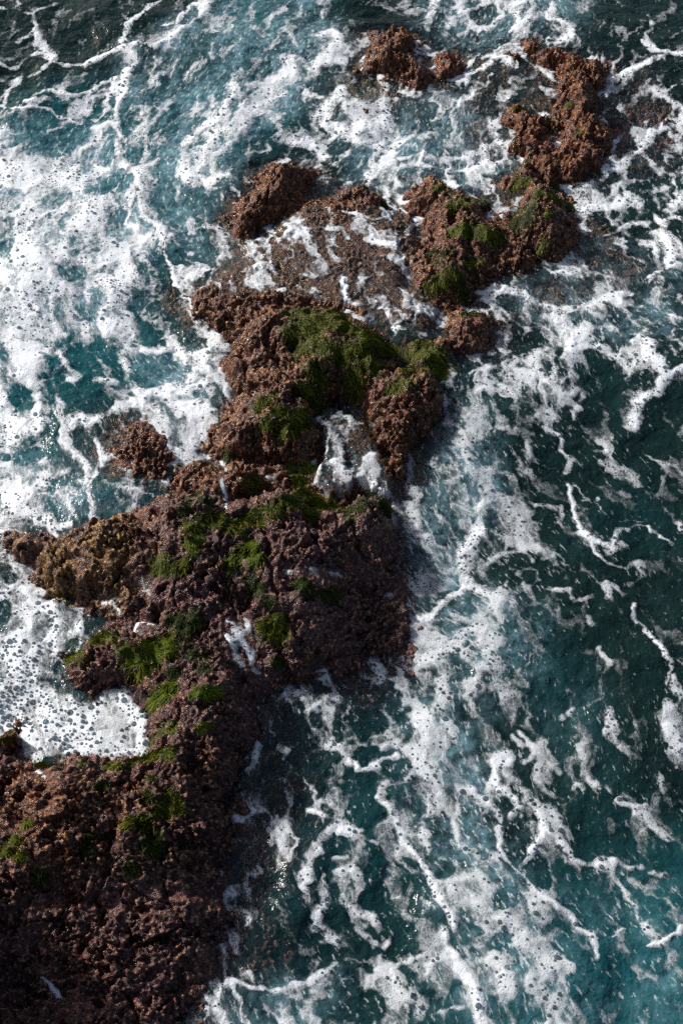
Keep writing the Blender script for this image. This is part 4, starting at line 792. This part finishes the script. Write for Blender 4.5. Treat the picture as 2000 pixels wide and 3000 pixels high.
def weed_material(name, a, b, c):
    M = Mat(name)
    t = M.attr('strand'); al = M.attr('along')
    col = M.mix(M.ramp(t, .2, .8), C(*a), C(*b)); col = M.mix(M.math('MULTIPLY', M.ramp(al, .4, 1), M.ramp(t, .5, .9)), col, C(*c))
    p = M.n('BsdfPrincipled'); M.set(p.inputs['Base Color'], col); p.inputs['Roughness'].default_value = .5; p.inputs['Specular IOR Level'].default_value = .10
    tl = M.n('BsdfTranslucent'); M.set(tl.inputs['Color'], col)
    M.t.links.new(M.mixsh(.15, p.outputs[0], tl.outputs[0]), M.out.inputs[0]); return M.m
M_WEED = weed_material('seaweed_green', (.030,.040,.003), (.088,.104,.006), (.26,.265,.016))
M_WEED_B = weed_material('seaweed_bright', (.038,.060,.004), (.100,.135,.007), (.23,.26,.016))
M_WEED_D = weed_material('seaweed_dark', (.014,.022,.004), (.032,.044,.006), (.085,.095,.012))

# ------------------------------------------------------------------ seabed, sea
def coarse(name, st, z, mat, keep=None, attrs=None):
    xs = gx[::st]; yy = gy[::st]
    zz = z[::st, ::st]; ny, nx = zz.shape
    X, Y = np.meshgrid(xs, yy); idx = np.arange(nx*ny).reshape(ny, nx)
    fm = np.ones((ny-1, nx-1), bool) if keep is None else keep[::st, ::st][:ny-1, :nx-1]
    j, i = np.nonzero(fm); q = np.stack([idx[j, i], idx[j, i+1], idx[j+1, i+1], idx[j+1, i]], 1)
    me = np_mesh(name, np.stack([X, Y, zz], -1).reshape(-1, 3), q, {k: a[::st, ::st] for k, a in (attrs or {}).items()})
    me.materials.append(mat); return me
bed = link(bpy.data.objects.new('seabed', coarse('seabed', 6, np.minimum(Hr, -0.05)-0.03, M_ROCK['mauve'])))
tag(bed, 'dark submerged rocky seabed under the sea', kind='structure')

WATM = (Wz > np.where(ROCKM, RZ, Hr)-0.035)
WF = fany(WATM) & fany(INFRAME)
depth = np.clip(Wz-Hr, 0, 2).astype(f32)
Wz = (Wz+0.022*box_blur(CREST, 8)*sstep(.05, .25, depth)+.03*sstep(.05,.4,depth)*(box_blur(D, 14)-.4)).astype(f32)
wat = dict(depth=depth, milk=MILKF, teal=TEALF, halo=HALO, flow_u=FU, flow_v=FV)
me = grid_mesh('sea', WF, XX, YY, Wz, wat); me.materials.append(M_WATER)
sea = link(bpy.data.objects.new('sea', me)); tag(sea, 'churned dark teal sea water around the reef', kind='structure')
# sea beyond the surveyed patch, out to the horizon
xs = np.concatenate([-np.geomspace(700, 3.9, 26), gx[::10], np.geomspace(3.9, 700, 26)])
yo = np.concatenate([0.75-np.geomspace(500, .05, 20), gy[::10], 11.85+np.geomspace(.05, 900, 30)])
X, Y = np.meshgrid(xs, yo)
inside = (X > gx[0]) & (X < gx[-1]) & (Y > gy[0]) & (Y < gy[-1])
Z = np.where(inside, bl(Wz, np.clip(X, gx[0], gx[-1]), np.clip(Y, gy[0], gy[-1])), 0)-0.02
cov = inside & (np.abs(X) < 1.80+(Y-1.64)*0.1545+0.10) & (Y > gy[0]+.1) & (Y < gy[-1]-.1)
idx = np.arange(X.size).reshape(X.shape)
fm = ~(cov[:-1, :-1] & cov[1:, :-1] & cov[:-1, 1:] & cov[1:, 1:])
j, i = np.nonzero(fm); q = np.stack([idx[j, i], idx[j, i+1], idx[j+1, i+1], idx[j+1, i]], 1)
o1 = np.ones(X.size, f32)
me = np_mesh('open_sea', np.stack([X, Y, Z], -1).reshape(-1, 3), q, dict(depth=2*o1, milk=.3*o1, teal=.5*o1, halo=.2*o1, flow_u=X.ravel(), flow_v=.52*Y.ravel())); me.materials.append(M_WATER)
osea = link(bpy.data.objects.new('open_sea', me)); tag(osea, 'open sea stretching away beyond the reef', kind='structure')

# ------------------------------------------------------------------ rocks
ROCK_LABEL = {
 'top_mid': ('brown rock with several peaks and white runnels, top centre of the photo', 'red'),
 'knob': ('small round dark brown rock just right of the top centre rock', 'red'),
 'top_right': ('tall ragged L-shaped brown rock nearest the top right corner', 'red'),
 'inner_right': ('dark brown rock with a pointed green tip, tucked left of the tall L-shaped rock', 'red'),
 'right_mid': ('brown rock draped with long dark seaweed, farthest right of the middle rocks', 'brown'),
 'centre_weedy': ('knobbly rock with green seaweed tufts down its length, right of the foamy shelf', 'brown'),
 'left_peak': ('dark red-brown rock peak standing alone at the left edge of the washed shelf', 'red'),
 'wash_nub': ('low reddish rock nub rising from the foamy shelf beside the dark peak', 'brown'),
 'upper_reef': ('broad rock mass capped with the largest green seaweed mat, mid photo', 'brown'),
 'neck': ('low dark rock neck joining the weedy knobbly rock to the broad rock mass', 'brown'),
 'mid_ledge': ('low pinkish ledge crossed by a thin foam trickle, above the long seaweed ridge', 'brown'),
 'main_reef': ('huge mauve and brown reef filling the lower left, with an ochre tongue', 'reef'),
 'side_bluff': ('steep dark bluff of the reef just beyond the lower left photo edge', 'brown'),
 'edge_knob': ('small weedy rock knob at the left edge beside the foam-filled pool', 'brown'),
 'sunk_round': ('round brown rock just awash in the shallows left of the reef', 'brown'),
 'wash_shelf': ('flat brown rock shelf washed over by thin foamy water', 'brown'),
 'cove_floor': ('low rock floor of the foamy notch between the broad mass and the ridge', 'brown'),
 'saddle': ('low wet brown rock filling the gap between the knobbly and rightmost weedy rocks', 'brown'),
 'low_link': ('low wet rock between the L-shaped rock and the rightmost weedy rock', 'red'),
 'sunk_right': ('smooth submerged rock under milky water below the rightmost weedy rock', 'brown'),
 'sunk_topright': ('submerged brown rock seen through water left of the L-shaped rock', 'brown'),
 'sunk_foot': ('dark submerged rock foot along the lower right side of the reef', 'mauve'),
 'sunk_east': ('dark submerged rock at the right edge beside the L-shaped rock', 'mauve'),
 'sunk_topleft': ('golden submerged rock showing below the left of the top centre rock', 'ochre'),
 'pool_floor': ('wet rock floor showing under the foam-filled pool at the left edge', 'mauve'),
}
def blob(pts):
    m = np.zeros(XX.shape, f32)
    for (u, v, r, a) in pts:
        P, s = raymarch(np.array([(u, v)], float), SURF); R = r*s[0]
        m = np.maximum(m, a*np.exp(-(((XW-P[0, 0])/R)**2+((YW-P[0, 1])/(1.2*R))**2)))
    return m
OCH = blob([(230,1270,90,1),(130,1290,90,.9),(270,1370,60,.7),(330,1270,50,.4),(60,1240,50,.6)])  # tongue's own ochre, brightened to stand in for warm sunlight
BRN = blob([(120,1900,140,1),(300,1850,120,.8),(480,1750,60,.6),(60,1790,90,.9),(420,1950,90,.5),(300,1180,120,.8),(450,1240,80,.5),(330,1560,60,.5)])
RKEEP = fany(ROCKM) & fany(INFRAME)
own4 = OWN[:-1, :-1]
PARTS = {   # pieces of the larger rocks that read apart: (part name, u, v)
 'main_reef': [('ochre_tongue',200,1270),('weed_ridge',560,1210),('right_flank',820,1380),('middle_hollow',520,1430),('overhanging_knob',230,1520),('shoulder',480,1680),('brown_crest',200,1850),('dark_foot',250,2180),('steep_side',500,2000)],
 'upper_reef': [('weed_cap',760,740),('left_flank',600,860),('lower_spur',620,1010),('right_shoulder',960,860),('prow',930,1030)],
 'top_right': [('peak',1215,100),('upper_arm',1330,180),('lower_arm',1330,340)],
 'top_mid': [('peak',880,85),('apron',900,165)],
 'centre_weedy': [('crown',1030,440),('shoulder',1080,560),('foot',1000,640)],
 'right_mid': [('peak',1210,395),('body',1250,490),('toe',1320,540)],
 'left_peak': [('peak',650,400),('spur',570,500)],
}
JJ, II = np.meshgrid(np.arange(NY-1), np.arange(NX-1), indexing='ij')
def bring(me, org):
    c = np.zeros(3*len(me.vertices), f32); me.vertices.foreach_get('co', c); c = c.reshape(-1, 3)
    if org is None: org = np.array([c[:, 0].mean(), c[:, 1].mean(), c[:, 2].min()], f32)
    me.vertices.foreach_set('co', (c-org).ravel()); me.update(); return org
for k, nm in enumerate(RNAMES):
    fm = RKEEP & (own4 == k)
    if fm.sum() < 50: print('no rock', nm, fm.sum()); continue
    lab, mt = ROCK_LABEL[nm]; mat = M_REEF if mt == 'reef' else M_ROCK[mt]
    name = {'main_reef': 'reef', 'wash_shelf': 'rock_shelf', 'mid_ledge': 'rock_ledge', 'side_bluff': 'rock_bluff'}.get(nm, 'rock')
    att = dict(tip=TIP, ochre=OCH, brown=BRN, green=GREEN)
    if nm in PARTS:
        P, _ = raymarch(np.array([(u, v) for (_, u, v) in PARTS[nm]], float), SURF)
        org = P.mean(0); org[2] = -0.15
        o = link(bpy.data.objects.new(name, None)); o.empty_display_size = .1; o.location = org.tolist()
        near_ = np.argmin(np.stack([(XW[:-1, :-1]+WX[:-1, :-1]-p[0])**2+(YW[:-1, :-1]+WY[:-1, :-1]-p[1])**2 for p in P]), 0)
        for q, (pn, _, _) in enumerate(PARTS[nm]):
            f2_ = fm & (near_ == q)
            if f2_.sum() < 20: continue
            me = grid_mesh(pn, f2_, RX, RY, RZ, att); me.materials.append(mat); bring(me, org)
            link(bpy.data.objects.new(pn, me), o)
    else:
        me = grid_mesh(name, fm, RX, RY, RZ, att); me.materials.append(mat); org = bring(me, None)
        o = link(bpy.data.objects.new(name, me)); o.location = org.tolist()
    tag(o, lab, 'rock', 'rocks of the reef')

# ------------------------------------------------------------------ foam sheets
lump = 0.5+0.5*fbm2(sx/0.09, sy/0.09, 3, 80)
TH_ = sstep(.35, 1, FOAM); Fz = Wz+0.002+TH_*(0.001+0.0055*lump)+0.002*CREST*TH_*lump
BUBBLY = np.clip(0.5+0.9*noise2(XX/.3, YY/.3, 81)+.5*noise2(XX/.1, YY/.1, 82), 0, 1)
FM = fany(FOAM > 0.165) & WF
COVER = 0.20*noise2(XX/.3, YY/.35, 97)+np.clip(1.0-0.36*sstep(-.6, .5, XX)*sstep(7.2, 5.0, YY)+0.25*CREST-0.35*FILM*(Hr > .12), 0, 1)
ZONE = np.zeros((NY-1, NX-1), np.int8)      # 0 right-hand sea, 1 left-hand sea, 2 pool, 3 wash on the rocks
xc, yc = XX[:-1, :-1], YY[:-1, :-1]
lx, ly, _ = ground([(600,0),(760,200),(640,420),(560,640),(540,960),(450,1060),(200,1190),(-60,1190)])
ZONE[xc < np.interp(yc, ly[::-1], lx[::-1])] = 1
ZONE[FILM[:-1, :-1] > 0.03] = 3
px_, py_, _ = ground([(-700,1240),(30,1250),(230,1400),(140,1500),(230,1640),(300,1560),(370,1640),(350,1760),(0,1760),(-700,1790)])
w, sd = poly_sdf(px_, py_, 0.05)
z2 = np.zeros(XX.shape, bool); z2[w] = sd > 0; ZONE[z2[:-1, :-1] & (ZONE != 3)] = 2
x5, y5, _ = ground([(400, 1200)]); ZONE[(ZONE == 0) & (xc < -1.0) & (yc < y5[0])] = 2
for z, (nm, lab) in enumerate([('sea_foam', 'lacy grey-white foam streaks trailing down the water right of the reef'),
                               ('sea_foam', 'dense bright white bubbly foam on the teal water left of the reef'),
                               ('pool_foam', 'thick white bubble foam filling the pool at the left edge of the reef'),
                               ('wash_foam', 'thin foam trickles and films lying in hollows on top of the rocks')]):
    fm = FM & (ZONE == z)
    if fm.sum() < 10: continue
    me = grid_mesh(nm, fm, XX, YY, Fz, dict(foam=FOAM, bubbly=BUBBLY, cover=COVER, flow_u=FU, flow_v=FV)); me.materials.append(M_FOAM)
    o = link(bpy.data.objects.new(nm, me)); tag(o, lab, kind='stuff')

# ------------------------------------------------------------------ big bubbles standing in the foam
vis = (FOAM > 0.55) & INFRAME & (Wz > RZ+0.004)
wgt = np.where(vis, (0.15+BUBBLY)*(D > .5), 0)
z2f = np.zeros(XX.shape, bool); z2f[:-1, :-1] = ZONE == 2
wgt = wgt*np.where(z2f, 3.0, 1.0)
cum = np.cumsum(wgt.ravel()); pick = np.searchsorted(cum, rng.random(9000)*cum[-1])
bx_, by_ = XX.ravel()[pick]+rng.normal(0, .003, len(pick)), YY.ravel()[pick]+rng.normal(0, .003, len(pick))
br = np.minimum(0.0032+0.0027*rng.exponential(1.0, len(pick)), 0.018)
br = br*np.where(z2f.ravel()[pick], 1.1, 1.0)
order = np.argsort(-br); cell = {}; keep = []
for k in order:
    cx, cy = int(bx_[k]/.06), int(by_[k]/.06); ok = True
    for a in (-1, 0, 1):
        for b in (-1, 0, 1):
            for q_ in cell.get((cx+a, cy+b), ()):
                if (bx_[k]-bx_[q_])**2+(by_[k]-by_[q_])**2 < (0.92*(br[k]+br[q_]))**2: ok = False; break
            if not ok: break
        if not ok: break
    if ok: cell.setdefault((cx, cy), []).append(k); keep.append(k)
    if len(keep) >= 2200: break
NS = 10; ang = np.arange(NS)*2*np.pi/NS
dome = [(np.cos(a)*r, np.sin(a)*r, h) for (r, h) in ((1.0, 0.0), (.80, .45), (.45, .72)) for a in ang]+[(0, 0, .80)]
dome = np.array(dome); dq = []
for L in (0, 1):
    for a in range(NS): dq += [(L*NS+a, L*NS+(a+1) % NS, (L+1)*NS+(a+1) % NS), (L*NS+a, (L+1)*NS+(a+1) % NS, (L+1)*NS+a)]
dq += [(2*NS+a, 2*NS+(a+1) % NS, 3*NS) for a in range(NS)]; dq = np.array(dq)
keep = np.array(keep); bz_ = bl(Fz, bx_[keep], by_[keep])-0.002
co = dome[None]*br[keep][:, None, None]+np.stack([bx_[keep], by_[keep], bz_], 1)[:, None, :]
fq = dq[None]+(np.arange(len(keep))*len(dome))[:, None, None]
me = np_mesh('foam_bubbles', co.reshape(-1, 3), fq.reshape(-1, 3)); me.materials.append(M_BUBBLE)
o = link(bpy.data.objects.new('foam_bubbles', me)); tag(o, 'scattered clear round bubbles standing in the white foam', kind='stuff')

# ------------------------------------------------------------------ seaweed: patches of combed tufts
FINAL = np.where(ROCKM, RZ, Hr); FSOFT = box_blur(FINAL, 2, 1)
gys, gxs = np.gradient(box_blur(Hr, 4, 1), gy, gx)
def make_holdfast(x, y, R, parent, mat, org):
    nr, na = 6, 16; V = [(x, y)]
    rr = R*(0.75+0.5*rng.random(na))
    for k in range(1, nr+1):
        for a in range(na):
            t = 2*math.pi*a/na; V.append((x+math.cos(t)*rr[a]*k/nr, y+math.sin(t)*rr[a]*k/nr))
    V = np.array(V); z = bl(FINAL, V[:, 0], V[:, 1])+np.concatenate([[.006], np.repeat(np.linspace(.006, -.008, nr), na)])
    F = [(0, 1+a, 1+(a+1) % na) for a in range(na)]
    for k in range(nr-1):
        for a in range(na):
            p, q = 1+k*na+a, 1+k*na+(a+1) % na; F += [(p, p+na, q+na), (p, q+na, q)]
    me = np_mesh('holdfast', np.column_stack([V, z])-np.array(org), np.array(F), dict(strand=rng.random(len(V))*.5, along=np.zeros(len(V)))); me.materials.append(mat)
    link(bpy.data.objects.new('holdfast', me), parent)
def make_tuft(x, y, R, n, length, flow, parent, mat, org):
    ns = 5
    r = R*np.minimum(np.abs(rng.normal(0, .72, n)), 1.7); a = rng.random(n)*2*np.pi
    bx, by = x+r*np.cos(a)*1.15, y+r*np.sin(a)
    bz = bl(FSOFT, bx, by)-0.004
    sx_, sy_ = bl(gxs, bx, by), bl(gys, bx, by)
    fl = np.array([math.cos(flow), math.sin(flow)])
    fd = np.stack([fl[0]+rng.normal(0, .38, n)-0.35*sx_, fl[1]+rng.normal(0, .38, n)-0.35*sy_], 1)
    fd /= np.linalg.norm(fd, axis=1)[:, None]+1e-6
    L = .52*length*rng.uniform(.5, 1.25, n); wd = rng.uniform(.0013, .0027, n)
    lift = rng.uniform(.004, .016, n)*length/.10
    curl = rng.normal(0, .35, n); sid = np.stack([-fd[:, 1], fd[:, 0]], 1)
    tone = np.clip(rng.normal(.5, .25, n)+.35*noise2(bx/.05, by/.05, 90), 0, 1)
    V = []; TO_ = []; AL = []
    for s in range(ns):
        t = s/(ns-1); k = wd*(1-.75*t**2)
        cx = bx+fd[:, 0]*L*t+sid[:, 0]*L*curl*t*t; cy = by+fd[:, 1]*L*t+sid[:, 1]*L*curl*t*t
        cz = np.maximum(bl(FSOFT, cx, cy)+.004, bz-0.25*L*t)+lift*math.sin(math.pi*min(1, t*1.15))*1.0
        cz = np.maximum(cz, bl(Wz, cx, cy)+.004)
        for e in (-1, 1):
            V.append(np.stack([cx+e*sid[:, 0]*k, cy+e*sid[:, 1]*k, cz+e*k*.6], 1)); TO_.append(tone); AL.append(np.full(n, t))
    V = np.stack(V, 1); TO_ = np.stack(TO_, 1); AL = np.stack(AL, 1)
    q = np.array([(2*s, 2*s+1, 2*s+3, 2*s+2) for s in range(ns-1)])
    Q = q[None]+(np.arange(n)*2*ns)[:, None, None]
    me = np_mesh('tuft', V.reshape(-1, 3)-np.array(org), Q.reshape(-1, 4), dict(strand=TO_, along=AL)); me.materials.append(mat)
    tag(link(bpy.data.objects.new('tuft', me), parent), kind='stuff')

wm = dict(n=M_WEED, b=M_WEED_B, d=M_WEED_D)
for (lab, tone, flow, ln, spots) in WEED:
    uv = np.array([T(t, [(u, v)])[0] for (t, u, v, r) in spots], float)
    for _ in range(9):                                  # a spot that meets water is taken down the rock face
        P, s = raymarch(uv, np.maximum(FSOFT, Wz))
        wet = bl(Wz, P[:, 0], P[:, 1]) > bl(FSOFT, P[:, 0], P[:, 1])-.004
        if not wet.any(): break
        uv[wet, 1] += 7
    org = P.mean(0); org[2] = P[:, 2].min()
    e = bpy.data.objects.new('seaweed_patch', None); e.empty_display_size = .05; link(e); e.location = org.tolist()
    tag(e, lab, 'seaweed', 'seaweed patches on the rocks')
    for (t, u, v, r), p, m in zip(spots, P, s):
        R = r*(1 if t == 0 else .5)*m*1.12
        nn = int(np.clip(26000*R*R*3.14+60, 90, 520))
        make_holdfast(p[0], p[1], R*.62, e, wm['d'], org)
        make_tuft(p[0], p[1], R, nn, ln, math.radians(flow)+random.gauss(0, .3), e, wm[tone], org)

# ------------------------------------------------------------------ flung drops by the L-shaped rock
ctr, _ = raymarch(np.array(T(2, [(690,225),(640,250),(760,230)]), float), SURF)
dv, dfc = [], []
ico = [(0,0,1),(.894,0,.447),(.276,.851,.447),(-.724,.526,.447),(-.724,-.526,.447),(.276,-.851,.447),(.724,.526,-.447),(-.276,.851,-.447),(-.894,0,-.447),(-.276,-.851,-.447),(.724,-.526,-.447),(0,0,-1)]
icf = [(0,1,2),(0,2,3),(0,3,4),(0,4,5),(0,5,1),(1,6,2),(2,7,3),(3,8,4),(4,9,5),(5,10,1),(6,7,2),(7,8,3),(8,9,4),(9,10,5),(10,6,1),(11,7,6),(11,8,7),(11,9,8),(11,10,9),(11,6,10)]
for k in range(34):
    c = ctr[k % 3]+np.array([rng.normal(0, .14), rng.normal(0, .08), abs(rng.normal(.04, .09))]); r = min(.0022+.0024*rng.exponential(), .009)
    b = len(dv); dv += [tuple(c+np.array(p)*r*np.array([1, 1, 1.2])) for p in ico]; dfc += [tuple(b+i for i in f) for f in icf]
Md = Mat('water_drop'); pd = Md.n('BsdfPrincipled'); pd.inputs['Base Color'].default_value = C(.75,.79,.82); pd.inputs['Roughness'].default_value = .12
Md.t.links.new(pd.outputs[0], Md.out.inputs[0])
me = np_mesh('spray', np.array(dv), np.array(dfc)); me.materials.append(Md.m)
o = link(bpy.data.objects.new('spray', me)); tag(o, 'flung white water drops left of the L-shaped rock peak', kind='stuff')
print('tris', sum(len(o.data.loops)-2*len(o.data.polygons) for o in sc.objects if o.type == 'MESH'))
